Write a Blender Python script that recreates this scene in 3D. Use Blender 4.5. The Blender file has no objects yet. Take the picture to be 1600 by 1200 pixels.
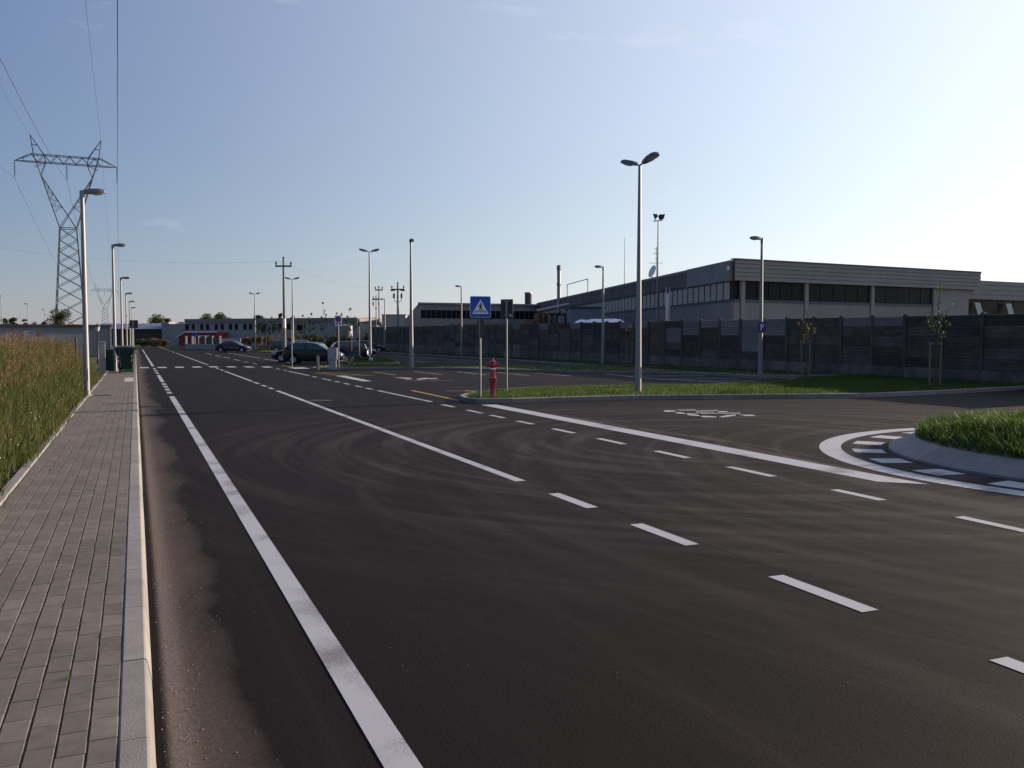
import bpy, bmesh, math, random
import numpy as np
from mathutils import Vector, Matrix, Quaternion

# ------------------------------------------------------------------ camera, sky, sun, exposure
F = 1400.0; CAM_H = 1.8                       # focal length in photo pixels (1600 wide), eye height over the road
YAW = math.atan(588/1400); PITCH = math.atan(72/1400)
SUN_EL = math.radians(14.0); SUN_AZ = math.radians(5.5)   # azimuth measured from +X (right of road) towards +Y
scene = bpy.context.scene
col = scene.collection
cam_d = bpy.data.cameras.new('camera'); cam = bpy.data.objects.new('camera', cam_d); col.objects.link(cam)
cam_d.sensor_width = 36; cam_d.lens = F/1600*36; cam_d.clip_start = .05; cam_d.clip_end = 6000
cam.location = (0, 0, CAM_H); cam.rotation_euler = (math.pi/2-PITCH, 0, -YAW)
scene.camera = cam
scene.render.resolution_x = 1024; scene.render.resolution_y = 768
scene.view_settings.view_transform = 'Standard'; scene.view_settings.look = 'None'
scene.view_settings.gamma = 1; scene.view_settings.use_curve_mapping = False
scene.view_settings.exposure = 1.0

world = bpy.data.worlds.new('World'); scene.world = world; world.use_nodes = True
wn = world.node_tree; wn.nodes.clear()
def wnode(t, **k):
    n = wn.nodes.new(t)
    for a, b in k.items(): setattr(n, a, b)
    return n
sky = wnode('ShaderNodeTexSky', sky_type='NISHITA', sun_disc=False, sun_elevation=SUN_EL,
            sun_rotation=math.pi/2-SUN_AZ, altitude=100, air_density=1.0, dust_density=.2, ozone_density=2.5)
# thin cirrus: stretched noise over the whole sky
tc = wnode('ShaderNodeTexCoord')
mp = wnode('ShaderNodeMapping'); mp.inputs['Scale'].default_value = (2.2, 3.4, 9.0); mp.inputs['Location'].default_value = (7.899, 8.354, -7.966)
n1 = wnode('ShaderNodeTexNoise'); n1.inputs['Scale'].default_value = 1.5; n1.inputs['Detail'].default_value = 7; n1.inputs['Roughness'].default_value = .62; n1.inputs['Distortion'].default_value = .5
r1 = wnode('ShaderNodeValToRGB'); r1.color_ramp.elements[0].position = .615; r1.color_ramp.elements[0].color = (0,0,0,1)
r1.color_ramp.elements[1].position = .80; r1.color_ramp.elements[1].color = (.35,.35,.35,1)
mxc = wnode('ShaderNodeMix', data_type='RGBA'); mxc.inputs['B'].default_value = (5.4, 5.6, 6.0, 1)
bg = wnode('ShaderNodeBackground'); bg.inputs['Strength'].default_value = 0.085
wo = wnode('ShaderNodeOutputWorld')
L = wn.links.new
L(tc.outputs['Generated'], mp.inputs['Vector']); L(mp.outputs[0], n1.inputs['Vector']); L(n1.outputs['Fac'], r1.inputs[0])
# haze brightening smoothly towards the sun, over the whole sky
sdir = Vector((math.cos(SUN_EL)*math.cos(SUN_AZ), math.cos(SUN_EL)*math.sin(SUN_AZ), math.sin(SUN_EL)))
dt = wnode('ShaderNodeVectorMath', operation='DOT_PRODUCT'); dt.inputs[1].default_value = sdir
h1 = wnode('ShaderNodeMath', operation='MULTIPLY_ADD'); h1.inputs[1].default_value = .5; h1.inputs[2].default_value = .5
h2 = wnode('ShaderNodeMath', operation='POWER'); h2.inputs[1].default_value = 3.4
hz = wnode('ShaderNodeMix', data_type='RGBA', blend_type='ADD'); hz.inputs['B'].default_value = (5.55, 5.55, 5.45, 1)
tn = wnode('ShaderNodeMix', data_type='RGBA', blend_type='MULTIPLY'); tn.inputs['Factor'].default_value = 1; tn.inputs['B'].default_value = (.435, .379, .268, 1)
ad = wnode('ShaderNodeMix', data_type='RGBA', blend_type='ADD'); ad.inputs['Factor'].default_value = 1; ad.inputs['B'].default_value = (-.08, .23, 1.22, 1)
L(tc.outputs['Generated'], dt.inputs[0]); L(dt.outputs['Value'], h1.inputs[0]); L(h1.outputs[0], h2.inputs[0]); L(h2.outputs[0], hz.inputs['Factor'])
L(sky.outputs[0], tn.inputs['A']); L(tn.outputs['Result'], hz.inputs['A'])
L(r1.outputs[0], mxc.inputs['Factor']); L(hz.outputs['Result'], ad.inputs['A']); L(ad.outputs['Result'], mxc.inputs['A']); L(mxc.outputs['Result'], bg.inputs['Color']); L(bg.outputs[0], wo.inputs['Surface'])

sd = bpy.data.lights.new('sun', 'SUN'); sun = bpy.data.objects.new('sun', sd); col.objects.link(sun)
sd.energy = 4.6; sd.angle = math.radians(.55); sd.color = (1.0, .80, .60)
sdir = Vector((math.cos(SUN_EL)*math.cos(SUN_AZ), math.cos(SUN_EL)*math.sin(SUN_AZ), math.sin(SUN_EL)))
sun.rotation_euler = (-sdir).to_track_quat('-Z', 'Y').to_euler(); sun.location = sdir*60
# ------------------------------------------------------------------ photo pixels -> rays; distance comes from the ground or wall touched
_f = Vector((math.sin(YAW)*math.cos(PITCH), math.cos(YAW)*math.cos(PITCH), -math.sin(PITCH)))
_r = Vector((math.cos(YAW), -math.sin(YAW), 0)); _u = _r.cross(_f); _c = Vector((0, 0, CAM_H))
def ray(x, y): return _f + _r*((x-800)/F) + _u*((600-y)/F)
def G(x, y, z=0.0):
    d = ray(x, y); return _c + d*((z-CAM_H)/d.z)
def atX(x, y, X): d = ray(x, y); return _c + d*(X/d.x)
def atZ(x, y, Z):                                  # Z: horizontal distance along the camera's heading
    d = ray(x, y); h = d.x*math.sin(YAW)+d.y*math.cos(YAW); return _c + d*(Z/h)
def zat(y, Z): return atZ(800, y, Z).z
def rowY(X, y):                                    # Y of the road point with lateral X seen in image row y
    p = G(800, y); Zh = math.hypot(p.x, p.y); return (Zh-X*math.sin(YAW))/math.cos(YAW)
# ------------------------------------------------------------------ helpers
R = math.radians
rnd = random.Random(7)
def tag(o, label=None, cat=None, group=None, kind=None):
    if label: o['label'] = label
    if cat: o['category'] = cat
    if group: o['group'] = group
    if kind: o['kind'] = kind
    return o
def link(o, parent=None):
    col.objects.link(o)
    if parent is not None: o.parent = parent
    return o
def empty(name, loc=(0,0,0), rz=0):
    o = bpy.data.objects.new(name, None); o.empty_display_size = .2; link(o); o.location = loc; o.rotation_euler = (0,0,rz); return o
def thing(name, label, cat, loc=(0,0,0), rz=0, group=None): return tag(empty(name, loc, rz), label, cat, group)
def copy_tree(o, parent=None):
    c = o.copy(); col.objects.link(c); c.parent = parent
    for ch in o.children: copy_tree(ch, c)
    return c
class MB:
    def __init__(s): s.v = []; s.f = []; s.m = []; s.mi = 0
    def add(s, vs, fs):
        b = len(s.v); s.v += [tuple(v) for v in vs]; s.f += [tuple(i+b for i in f) for f in fs]; s.m += [s.mi]*len(fs); return s
    def box(s, x0, x1, y0, y1, z0, z1):
        vs = [(x0,y0,z0),(x1,y0,z0),(x1,y1,z0),(x0,y1,z0),(x0,y0,z1),(x1,y0,z1),(x1,y1,z1),(x0,y1,z1)]
        return s.add(vs, [(3,2,1,0),(4,5,6,7),(0,1,5,4),(1,2,6,5),(2,3,7,6),(3,0,4,7)])
    def bbox(s, x0, x1, y0, y1, z0, z1, c=.01):     # box with chamfered top edges
        vs = [(x0,y0,z0),(x1,y0,z0),(x1,y1,z0),(x0,y1,z0),(x0,y0,z1-c),(x1,y0,z1-c),(x1,y1,z1-c),(x0,y1,z1-c),
              (x0+c,y0+c,z1),(x1-c,y0+c,z1),(x1-c,y1-c,z1),(x0+c,y1-c,z1)]
        fs = [(3,2,1,0),(8,9,10,11)]
        for i in range(4):
            j = (i+1)%4; fs += [(i,j,4+j,4+i),(4+i,4+j,8+j,8+i)]
        return s.add(vs, fs)
    def tube(s, pts, rad, n=8, cap=True):
        pts = [Vector(p) for p in pts]; k = len(pts)
        rs = rad if isinstance(rad, (list,tuple)) else [rad]*k
        base = len(s.v); up = None; rings = []
        for i, p in enumerate(pts):
            t = (pts[min(i+1,k-1)]-pts[max(i-1,0)]).normalized()
            if up is None: up = Vector((0,0,1)) if abs(t.z) < .9 else Vector((1,0,0))
            a = t.cross(up).normalized(); b = a.cross(t).normalized(); up = b
            rings.append([p+(a*math.cos(2*math.pi*(q+.5)/n)+b*math.sin(2*math.pi*(q+.5)/n))*rs[i] for q in range(n)])
        vs = [v for r in rings for v in r]; fs = []
        for i in range(k-1):
            for q in range(n):
                q2 = (q+1)%n; fs.append((i*n+q, i*n+q2, (i+1)*n+q2, (i+1)*n+q))
        if cap: fs += [tuple(range(n))[::-1], tuple((k-1)*n+q for q in range(n))]
        return s.add(vs, fs)
    def lathe(s, prof, n=16, c=(0,0,0), axis='z', cap=True):
        vs = []; fs = []
        for r, z in prof:
            for q in range(n):
                a = 2*math.pi*q/n; x, y = r*math.cos(a), r*math.sin(a)
                p = (x,y,z) if axis=='z' else ((z,x,y) if axis=='x' else (y,z,x))
                vs.append((c[0]+p[0], c[1]+p[1], c[2]+p[2]))
        for i in range(len(prof)-1):
            for q in range(n):
                q2 = (q+1)%n; fs.append((i*n+q,i*n+q2,(i+1)*n+q2,(i+1)*n+q))
        if cap: fs += [tuple(range(n))[::-1], tuple((len(prof)-1)*n+q for q in range(n))]
        return s.add(vs, fs)
    def prism(s, poly, z0, z1):                     # horizontal polygon extruded up
        n = len(poly); vs = [(p[0],p[1],z0) for p in poly]+[(p[0],p[1],z1) for p in poly]
        return s.add(vs, [tuple(range(n))[::-1], tuple(range(n,2*n))]+[(i,(i+1)%n,n+(i+1)%n,n+i) for i in range(n)])
    def slab(s, pts, off):                          # polygon in space, thickened by the vector off
        n = len(pts); off = Vector(off); a = [Vector(p) for p in pts]
        return s.add(a+[p+off for p in a], [tuple(range(n))[::-1], tuple(range(n,2*n))]+[(i,(i+1)%n,n+(i+1)%n,n+i) for i in range(n)])
    def poly(s, pts): return s.add(pts, [tuple(range(len(pts)))])
    def loft(s, rings, cap=True, closed=True):
        n = len(rings[0]); vs = [v for r in rings for v in r]; fs = []
        for i in range(len(rings)-1):
            for q in range(n if closed else n-1):
                q2 = (q+1)%n; fs.append((i*n+q,i*n+q2,(i+1)*n+q2,(i+1)*n+q))
        if cap: fs += [tuple(range(n))[::-1], tuple((len(rings)-1)*n+q for q in range(n))]
        return s.add(vs, fs)
    def mesh(s, name, mat, smooth=False):
        me = bpy.data.meshes.new(name); me.from_pydata(s.v, [], s.f)
        for m in (mat if isinstance(mat,(list,tuple)) else [mat]): me.materials.append(m)
        if max(s.m, default=0): me.polygons.foreach_set('material_index', s.m)
        bm = bmesh.new(); bm.from_mesh(me); bmesh.ops.recalc_face_normals(bm, faces=bm.faces); bm.to_mesh(me); bm.free()
        if smooth:
            me.polygons.foreach_set('use_smooth', [True]*len(me.polygons))
            try: me.set_sharp_from_angle(angle=R(38))
            except Exception: pass
        me.update(); return me
    def build(s, name, mat, parent=None, loc=None, rz=None, smooth=False):
        o = bpy.data.objects.new(name, s.mesh(name, mat, smooth)); link(o, parent)
        if loc is not None: o.location = loc
        if rz is not None: o.rotation_euler = (0,0,rz)
        return o
def inst(name, me, parent, loc=(0,0,0), rot=(0,0,0), sc=None):
    o = bpy.data.objects.new(name, me); link(o, parent); o.location = loc; o.rotation_euler = rot
    if sc: o.scale = sc
    return o
# ------------------------------------------------------------------ materials
M = {}
def mat(name, c, rough=.7, metal=0, var=.12, scale=6, bump=0, bscale=60, c2=None, spec=.4, stretch=None, trans=0, coat=0, orand=0):
    m = bpy.data.materials.new(name); m.use_nodes = True; nt = m.node_tree; N = nt.nodes; bs = N['Principled BSDF']
    bs.inputs['Roughness'].default_value = rough; bs.inputs['Metallic'].default_value = metal
    bs.inputs['Specular IOR Level'].default_value = spec; bs.inputs['Coat Weight'].default_value = coat
    if trans: bs.inputs['Transmission Weight'].default_value = trans
    lo = tuple(x*(1-var) for x in c); hi = tuple(min(1,x*(1+var)) for x in c) if c2 is None else c2
    t = N.new('ShaderNodeTexCoord'); mpn = N.new('ShaderNodeMapping')
    if stretch: mpn.inputs['Scale'].default_value = stretch
    nz = N.new('ShaderNodeTexNoise'); nz.inputs['Scale'].default_value = scale; nz.inputs['Detail'].default_value = 6; nz.inputs['Roughness'].default_value = .65
    rp = N.new('ShaderNodeValToRGB'); rp.color_ramp.elements[0].position = .32; rp.color_ramp.elements[1].position = .68
    rp.color_ramp.elements[0].color = (*lo,1); rp.color_ramp.elements[1].color = (*hi,1)
    k = nt.links.new
    k(t.outputs['Object'], mpn.inputs[0]); k(mpn.outputs[0], nz.inputs['Vector']); k(nz.outputs['Fac'], rp.inputs[0]); k(rp.outputs[0], bs.inputs['Base Color'])
    if orand:
        oi = N.new('ShaderNodeObjectInfo'); mr = N.new('ShaderNodeMapRange'); mr.inputs[3].default_value = 1-orand; mr.inputs[4].default_value = 1+orand
        om = N.new('ShaderNodeMix'); om.data_type = 'RGBA'; om.blend_type = 'MULTIPLY'; om.inputs['Factor'].default_value = 1
        k(oi.outputs['Random'], mr.inputs[0]); k(rp.outputs[0], om.inputs['A']); k(mr.outputs[0], om.inputs['B']); k(om.outputs['Result'], bs.inputs['Base Color'])
        va = N.new('ShaderNodeVectorMath'); va.operation = 'MULTIPLY_ADD'; va.inputs[1].default_value = (37,53,71); k(oi.outputs['Random'], va.inputs[0]); k(mpn.outputs[0], va.inputs[2]); k(va.outputs[0], nz.inputs['Vector'])
    if bump:
        b = N.new('ShaderNodeBump'); b.inputs['Strength'].default_value = bump; b.inputs['Distance'].default_value = .01
        n2 = N.new('ShaderNodeTexNoise'); n2.inputs['Scale'].default_value = bscale; n2.inputs['Detail'].default_value = 4
        k(t.outputs['Object'], n2.inputs['Vector']); k(n2.outputs['Fac'], b.inputs['Height']); k(b.outputs[0], bs.inputs['Normal'])
    M[name] = m; return m
mat('galv', (0.2268,0.2268,0.2322), .45, .6, .10, 3)
mat('lamp_pole', (0.2592,0.254,0.2592), .50, .35, .08, 2, stretch=(1,1,.3))
mat('lamp_head', (.16,.16,.17), .45, .2, .1, 4)
mat('lamp_glass', (.55,.55,.53), .2, 0, .05, 4)
mat('dark_metal', (.05,.05,.055), .5, .3, .15, 5)
mat('sign_back', (.055,.056,.06), .6, .2, .15, 5)
mat('steel_lattice', (.13,.135,.15), .6, .5, .2, 2)
mat('insulator', (.06,.07,.06), .3, 0, .1, 3)
mat('wire', (.05,.05,.055), .6, .3, .1, 1)
mat('concrete', (0.2376,0.2304,0.2232), .9, 0, .12, 3, bump=.3, bscale=90)
mat('kerb_stone', (0.1998,0.185,0.1776), .9, 0, .16, 4, bump=.25, bscale=120, orand=.12)
mat('concrete_pole', (.25,.245,.235), .9, 0, .15, 3, bump=.2)
mat('grit', (.16,.125,.10), .95, 0, .4, 40)
mat('wood', (.20,.14,.085), .85, 0, .25, 4, stretch=(6,6,.6))
mat('soil', (.11,.085,.06), 1, 0, .25, 3, bump=.5, bscale=20)
mat('hydrant_red', (.36,.022,.03), .42, 0, .2, 9, coat=.25)
mat('white_paint', (.78,.78,.76), .5, 0, .05, 3)
mat('sign_blue', (.012,.085,.44), .4, 0, .05, 3)
mat('sign_white', (.76,.77,.75), .4, 0, .04, 3)
mat('sign_black', (.012,.012,.014), .5, 0, .1, 3)
mat('sign_red', (.45,.03,.04), .45, 0, .08, 3)
mat('purple_sign', (.09,.035,.17), .45, 0, .08, 3)
mat('bin_green', (0.0072,0.027,0.0168), .55, 0, .2, 4)
mat('bin_green_light', (.02,.13,.08), .55, 0, .15, 4)
mat('rubber', (.018,.018,.018), .85, 0, .2, 8)
mat('glass_dark', (.012,.013,.016), .3, 0, .15, .6, spec=.06)
mat('car_glass', (0.045,0.058,0.062), .05, 0, .1, .5, spec=.7)
mat('chrome', (.6,.6,.62), .25, .9, .05, 3)
mat('alloy', (.42,.42,.44), .4, .15, .05, 3)
mat('head_glass', (.5,.52,.55), .12, 0, .1, 3)
mat('tail_red', (.38,.02,.02), .25, 0, .1, 3)
mat('plastic_black', (.02,.02,.021), .6, 0, .2, 5)
mat('car_black', (0.0036,0.0048,0.0084), .3, 0, .05, 1, spec=.2, coat=.4)
mat('car_navy', (0.007,0.0098,0.028), .3, 0, .05, 1, spec=.2, coat=.4)
mat('car_teal', (0.0128,0.068,0.068), .3, 0, .05, 1, spec=.2, coat=.4)
mat('car_blue', (0.0084,0.014,0.035), .3, 0, .05, 1, spec=.2, coat=.4)
mat('car_silver', (.30,.31,.33), .35, .4, .05, 1, coat=.5)
mat('scooter_teal', (.015,.045,.045), .35, 0, .08, 1, coat=.5)
mat('cabinet', (0.33,0.34,0.36), .65, 0, .06, 3)
mat('wall_panel', (0.102,0.08,0.069), .95, 0, .35, 1.6, bump=.6, bscale=30, stretch=(1,1,2.2), orand=.28)
mat('wall_panel_dark', (0.074,0.058,0.05), .95, 0, .35, 1.6, bump=.6, bscale=30, stretch=(1,1,2.2), orand=.28)
mat('wall_panel_new', (0.2,0.182,0.175), .9, 0, .12, 2.5, bump=.4, bscale=30, stretch=(1,1,2.2), orand=.15)
mat('wall_post', (0.092,0.074,0.066), .95, 0, .3, 3, bump=.5, bscale=30, orand=.2)
mat('plinth', (0.13,0.105,0.092), .95, 0, .4, 1.2, bump=.6, bscale=16, orand=.25)
mat('factory_wall', (0.22,0.21,0.21), .9, 0, .16, .5, bump=.2, bscale=20, stretch=(1,1,.4))
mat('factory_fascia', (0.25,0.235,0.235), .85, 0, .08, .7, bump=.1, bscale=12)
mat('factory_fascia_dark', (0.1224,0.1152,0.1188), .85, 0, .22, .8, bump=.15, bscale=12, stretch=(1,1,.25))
mat('factory_trim', (.07,.08,.10), .7, 0, .15, 2)
mat('cream_panel', (0.3844,0.3596,0.3224), .6, 0, .08, 1)
mat('roof_grey', (.22,.22,.23), .9, 0, .15, .8)
mat('corrugated', (.20,.22,.28), .6, .2, .1, 1)
mat('plastic_sheet', (.70,.71,.75), .4, 0, .08, 2, bump=.5, bscale=6)
mat('pallet', (.23,.13,.075), .9, 0, .3, 2)
mat('office_white', (0.3,0.29,0.295), .9, 0, .07, .4)
mat('office_roof', (.20,.20,.21), .9, 0, .12, .5)
mat('blue_roof', (.22,.27,.42), .7, .1, .08, .3)
mat('shed_dark', (.06,.055,.06), .9, 0, .2, .5)
mat('red_panel', (.26,.03,.04), .7, 0, .12, .5)
mat('grey_render', (0.1944,0.198,0.216), .95, 0, .10, .4, bump=.2, bscale=8)
mat('pillar_pink', (.38,.33,.32), .9, 0, .1, 2)
mat('gate_green', (.02,.035,.03), .6, 0, .15, 2)
mat('orange_tarp', (.55,.10,.04), .7, 0, .15, 1)
mat('bark', (.10,.075,.055), .95, 0, .3, 6, stretch=(3,3,.6))
mat('silver_tank', (.20,.20,.21), .4, .5, .1, 1)
mat('patch_tile', (.40,.36,.31), .9, 0, .1, 5)

def paint(name, c, wear=.55):
    m = bpy.data.materials.new(name); m.use_nodes = True; nt = m.node_tree; N = nt.nodes; bs = N['Principled BSDF']; k = nt.links.new
    bs.inputs['Roughness'].default_value = .75; bs.inputs['Specular IOR Level'].default_value = .25
    t = N.new('ShaderNodeTexCoord')
    a = N.new('ShaderNodeTexNoise'); a.inputs['Scale'].default_value = 160; a.inputs['Detail'].default_value = 3
    b = N.new('ShaderNodeTexNoise'); b.inputs['Scale'].default_value = 1.3; b.inputs['Detail'].default_value = 5
    mx = N.new('ShaderNodeMath'); mx.operation = 'MULTIPLY_ADD'; mx.inputs[1].default_value = .55
    r = N.new('ShaderNodeValToRGB'); r.color_ramp.elements[0].position = wear-.03; r.color_ramp.elements[1].position = wear+.09
    r.color_ramp.elements[0].color = (c[0]*.45,c[1]*.44,c[2]*.43,1); r.color_ramp.elements[1].color = (*c,1)
    k(t.outputs['Object'], a.inputs['Vector']); k(t.outputs['Object'], b.inputs['Vector'])
    k(a.outputs['Fac'], mx.inputs[0]); k(b.outputs['Fac'], mx.inputs[2]); k(mx.outputs[0], r.inputs[0]); k(r.outputs[0], bs.inputs['Base Color'])
    M[name] = m
paint('line_white', (.345,.355,.385), .63); paint('line_yellow', (.36,.22,.055), .64); paint('line_worn', (.40,.38,.38), .74)

def leafmat(name, c, c2, trans=.35):
    m = bpy.data.materials.new(name); m.use_nodes = True; nt = m.node_tree; N = nt.nodes; k = nt.links.new
    for n in list(N): N.remove(n)
    at = N.new('ShaderNodeAttribute'); at.attribute_name = 'tint'
    mx = N.new('ShaderNodeMix'); mx.data_type = 'RGBA'; mx.inputs['A'].default_value = (*c,1); mx.inputs['B'].default_value = (*c2,1)
    d = N.new('ShaderNodeBsdfPrincipled'); d.inputs['Roughness'].default_value = .6; d.inputs['Specular IOR Level'].default_value = .25
    tr = N.new('ShaderNodeBsdfTranslucent'); ms = N.new('ShaderNodeMixShader'); ms.inputs[0].default_value = trans; o = N.new('ShaderNodeOutputMaterial')
    k(at.outputs['Fac'], mx.inputs['Factor']); k(mx.outputs['Result'], d.inputs['Base Color']); k(mx.outputs['Result'], tr.inputs['Color'])
    k(d.outputs[0], ms.inputs[1]); k(tr.outputs[0], ms.inputs[2]); k(ms.outputs[0], o.inputs['Surface'])
    M[name] = m
leafmat('leaf_green', (.028,.050,.016), (.075,.105,.030)); leafmat('leaf_dark', (.020,.032,.016), (.050,.068,.030))
leafmat('leaf_rust', (.09,.045,.015), (.13,.085,.03)); leafmat('leaf_brown', (.075,.060,.025), (.13,.105,.045))
leafmat('lawn', (.032,.072,.014), (.080,.128,.024), .42); leafmat('dry_grass', (.040,.066,.012), (.132,.114,.034)); leafmat('plume', (.15,.08,.05), (.26,.16,.10)); leafmat('flower', (.6,.58,.5), (.7,.68,.6))
# ------------------------------------------------------------------ ground and road materials
def ground_mat():
    m = bpy.data.materials.new('field_earth'); m.use_nodes = True; nt = m.node_tree; N = nt.nodes; k = nt.links.new; bs = N['Principled BSDF']
    bs.inputs['Roughness'].default_value = 1; bs.inputs['Specular IOR Level'].default_value = .1
    g = N.new('ShaderNodeNewGeometry'); n = N.new('ShaderNodeTexNoise'); n.inputs['Scale'].default_value = .12; n.inputs['Detail'].default_value = 9
    r = N.new('ShaderNodeValToRGB'); r.color_ramp.elements[0].color = (.055,.060,.022,1); r.color_ramp.elements[1].color = (.13,.105,.055,1)
    r.color_ramp.elements[0].position = .4; r.color_ramp.elements[1].position = .62
    k(g.outputs['Position'], n.inputs['Vector']); k(n.outputs['Fac'], r.inputs[0]); k(r.outputs[0], bs.inputs['Base Color']); M['field'] = m
ground_mat()
def asphalt_mat():
    m = bpy.data.materials.new('asphalt'); m.use_nodes = True; nt = m.node_tree; N = nt.nodes; k = nt.links.new; bs = N['Principled BSDF']
    bs.inputs['Specular IOR Level'].default_value = .05
    def nd(t, **kw):
        n = N.new(t)
        for a, b in kw.items(): setattr(n, a, b)
        return n
    def mth(op, a, b=None, c=None, clamp=False):
        n = nd('ShaderNodeMath', operation=op); n.use_clamp = clamp
        for i, v in enumerate((a,b,c)):
            if v is None: continue
            if isinstance(v, (int,float)): n.inputs[i].default_value = v
            else: k(v, n.inputs[i])
        return n.outputs[0]
    def noise(v, sc, det=5, ro=.6, dist=0):
        n = nd('ShaderNodeTexNoise'); n.inputs['Scale'].default_value = sc; n.inputs['Detail'].default_value = det
        n.inputs['Roughness'].default_value = ro; n.inputs['Distortion'].default_value = dist; k(v, n.inputs['Vector']); return n.outputs['Fac']
    def smooth(v, a, b):
        n = nd('ShaderNodeMapRange', interpolation_type='SMOOTHSTEP'); k(v, n.inputs[0]); n.inputs[1].default_value = a; n.inputs[2].default_value = b; return n.outputs[0]
    def mix(f, a, b):
        n = nd('ShaderNodeMix', data_type='RGBA')
        for key, v in (('Factor',f),('A',a),('B',b)):
            if isinstance(v, tuple): n.inputs[key].default_value = (*v,1)
            elif isinstance(v, float): n.inputs[key].default_value = v
            else: k(v, n.inputs[key])
        return n.outputs['Result']
    g = nd('ShaderNodeNewGeometry'); P = g.outputs['Position']
    sp = nd('ShaderNodeSeparateXYZ'); k(P, sp.inputs[0]); X, Y = sp.outputs[0], sp.outputs[1]
    # aggregate
    fine = smooth(noise(P, 75, 4, .8), .25, .75); med = noise(P, 7, 6, .6); big = noise(P, .35, 5, .55)
    base = mix(fine, (.0030,.0024,.0023), (.0205,.0164,.0156))
    base = mix(mth('MULTIPLY', smooth(big, .35, .7), .5), base, (.0140,.0113,.0108))
    # dust swept into arcs by turning cars
    def arcs(cx, cy, rs, as_, seed):
        dx = mth('SUBTRACT', X, cx); dy = mth('SUBTRACT', Y, cy)
        r = mth('SQRT', mth('ADD', mth('MULTIPLY',dx,dx), mth('MULTIPLY',dy,dy)))
        a = mth('ARCTAN2', mth('MULTIPLY',dy,-1), mth('MULTIPLY',dx,-1))
        c = nd('ShaderNodeCombineXYZ'); k(mth('MULTIPLY', r, rs), c.inputs[0]); k(mth('MULTIPLY', a, as_), c.inputs[1]); c.inputs[2].default_value = seed
        return noise(c.outputs[0], 1, 5, .62, .35), r
    a1, r1_ = arcs(9.5, 13.0, 2.4, .9, 3.0); a2, r2_ = arcs(14.1, 8.2, 2.2, 1.0, 8.0)
    d1 = mth('MULTIPLY', smooth(a1, .44, .68), mth('MULTIPLY', smooth(r1_, 1.0, 3.0), smooth(r1_, 12, 5)))
    d2 = mth('MULTIPLY', smooth(a2, .44, .68), smooth(r2_, 14, 6))
    cs = nd('ShaderNodeCombineXYZ'); k(mth('MULTIPLY', X, 2.2), cs.inputs[0]); k(mth('MULTIPLY', Y, .05), cs.inputs[1])
    d3 = smooth(noise(cs.outputs[0], 1, 4, .6, .3), .5, .75)
    a3, r3_ = arcs(6.6, 9.5, 3.2, .5, 15.0)
    d4 = mth('MULTIPLY', smooth(a3, .54, .66), mth('MULTIPLY', smooth(r3_, 1.2, 2.4), smooth(r3_, 6.5, 4.0)))
    d1 = mth('ADD', d1, mth('MULTIPLY', d4, .2))
    dust = mth('ADD', mth('ADD', mth('MULTIPLY', d1, .8), mth('MULTIPLY', d2, .75)), mth('MULTIPLY', d3, .26), clamp=True)
    dust = mth('MULTIPLY', dust, mth('MULTIPLY_ADD', fine, .8, .5), clamp=True)
    base = mix(dust, base, (.052,.0435,.040))
    # sand lying in the gutter next to the pavement
    cg = nd('ShaderNodeCombineXYZ'); k(mth('MULTIPLY', X, 1.2), cg.inputs[0]); k(mth('MULTIPLY', Y, .42), cg.inputs[1]); cg.inputs[2].default_value = 4.2
    gn = noise(cg.outputs[0], 1, 6, .6, .4)
    edge = mth('MULTIPLY_ADD', gn, .95, -.06)
    far = smooth(Y, 30, 8)
    sand = mth('SUBTRACT', 1.0, mth('DIVIDE', mth('SUBTRACT', X, .10), mth('MAXIMUM', edge, .06)), clamp=True)
    sand = mth('MULTIPLY', mth('POWER', sand, .8), smooth(X, .075, .125))
    ridge = mth('MULTIPLY', smooth(X, .09, .135), smooth(X, .26, .15))
    sand = mth('MULTIPLY', mth('ADD', mth('MULTIPLY', sand, .85), mth('MULTIPLY', ridge, mth('MULTIPLY', far, .5))), mth('MULTIPLY_ADD', noise(P, 34, 5, .75), 1.3, .05), clamp=True)
    base = mix(sand, base, (.158,.127,.108))
    # a faint tan streak beside the wide stripe
    cst = nd('ShaderNodeCombineXYZ'); k(mth('MULTIPLY', X, 3.0), cst.inputs[0]); k(mth('MULTIPLY', Y, .25), cst.inputs[1]); cst.inputs[2].default_value = 11.0
    st = mth('MULTIPLY', mth('MULTIPLY', smooth(X, 8.7, 9.1), smooth(X, 9.9, 9.2)), smooth(noise(cst.outputs[0], 1, 4), .45, .7))
    st = mth('MULTIPLY', st, mth('MULTIPLY', smooth(Y, 8, 11), smooth(Y, 20, 16)))
    base = mix(mth('MULTIPLY', st, .6), base, (.20,.15,.12))
    wob = mth('MULTIPLY_ADD', noise(P, .6, 3), .08, 4.53)
    seam = smooth(mth('ABSOLUTE', mth('SUBTRACT', X, wob)), .022, .004)
    base = mix(mth('MULTIPLY', seam, .75), base, (.006,.005,.005))
    k(base, bs.inputs['Base Color'])
    k(mth('MULTIPLY_ADD', med, .14, .68), bs.inputs['Roughness'])
    b = nd('ShaderNodeBump'); b.inputs['Strength'].default_value = .55; b.inputs['Distance'].default_value = .006
    k(mth('ADD', noise(P, 130, 3, .7), mth('MULTIPLY', med, .4)), b.inputs['Height']); k(b.outputs[0], bs.inputs['Normal'])
    M['asphalt'] = m
asphalt_mat()
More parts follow.
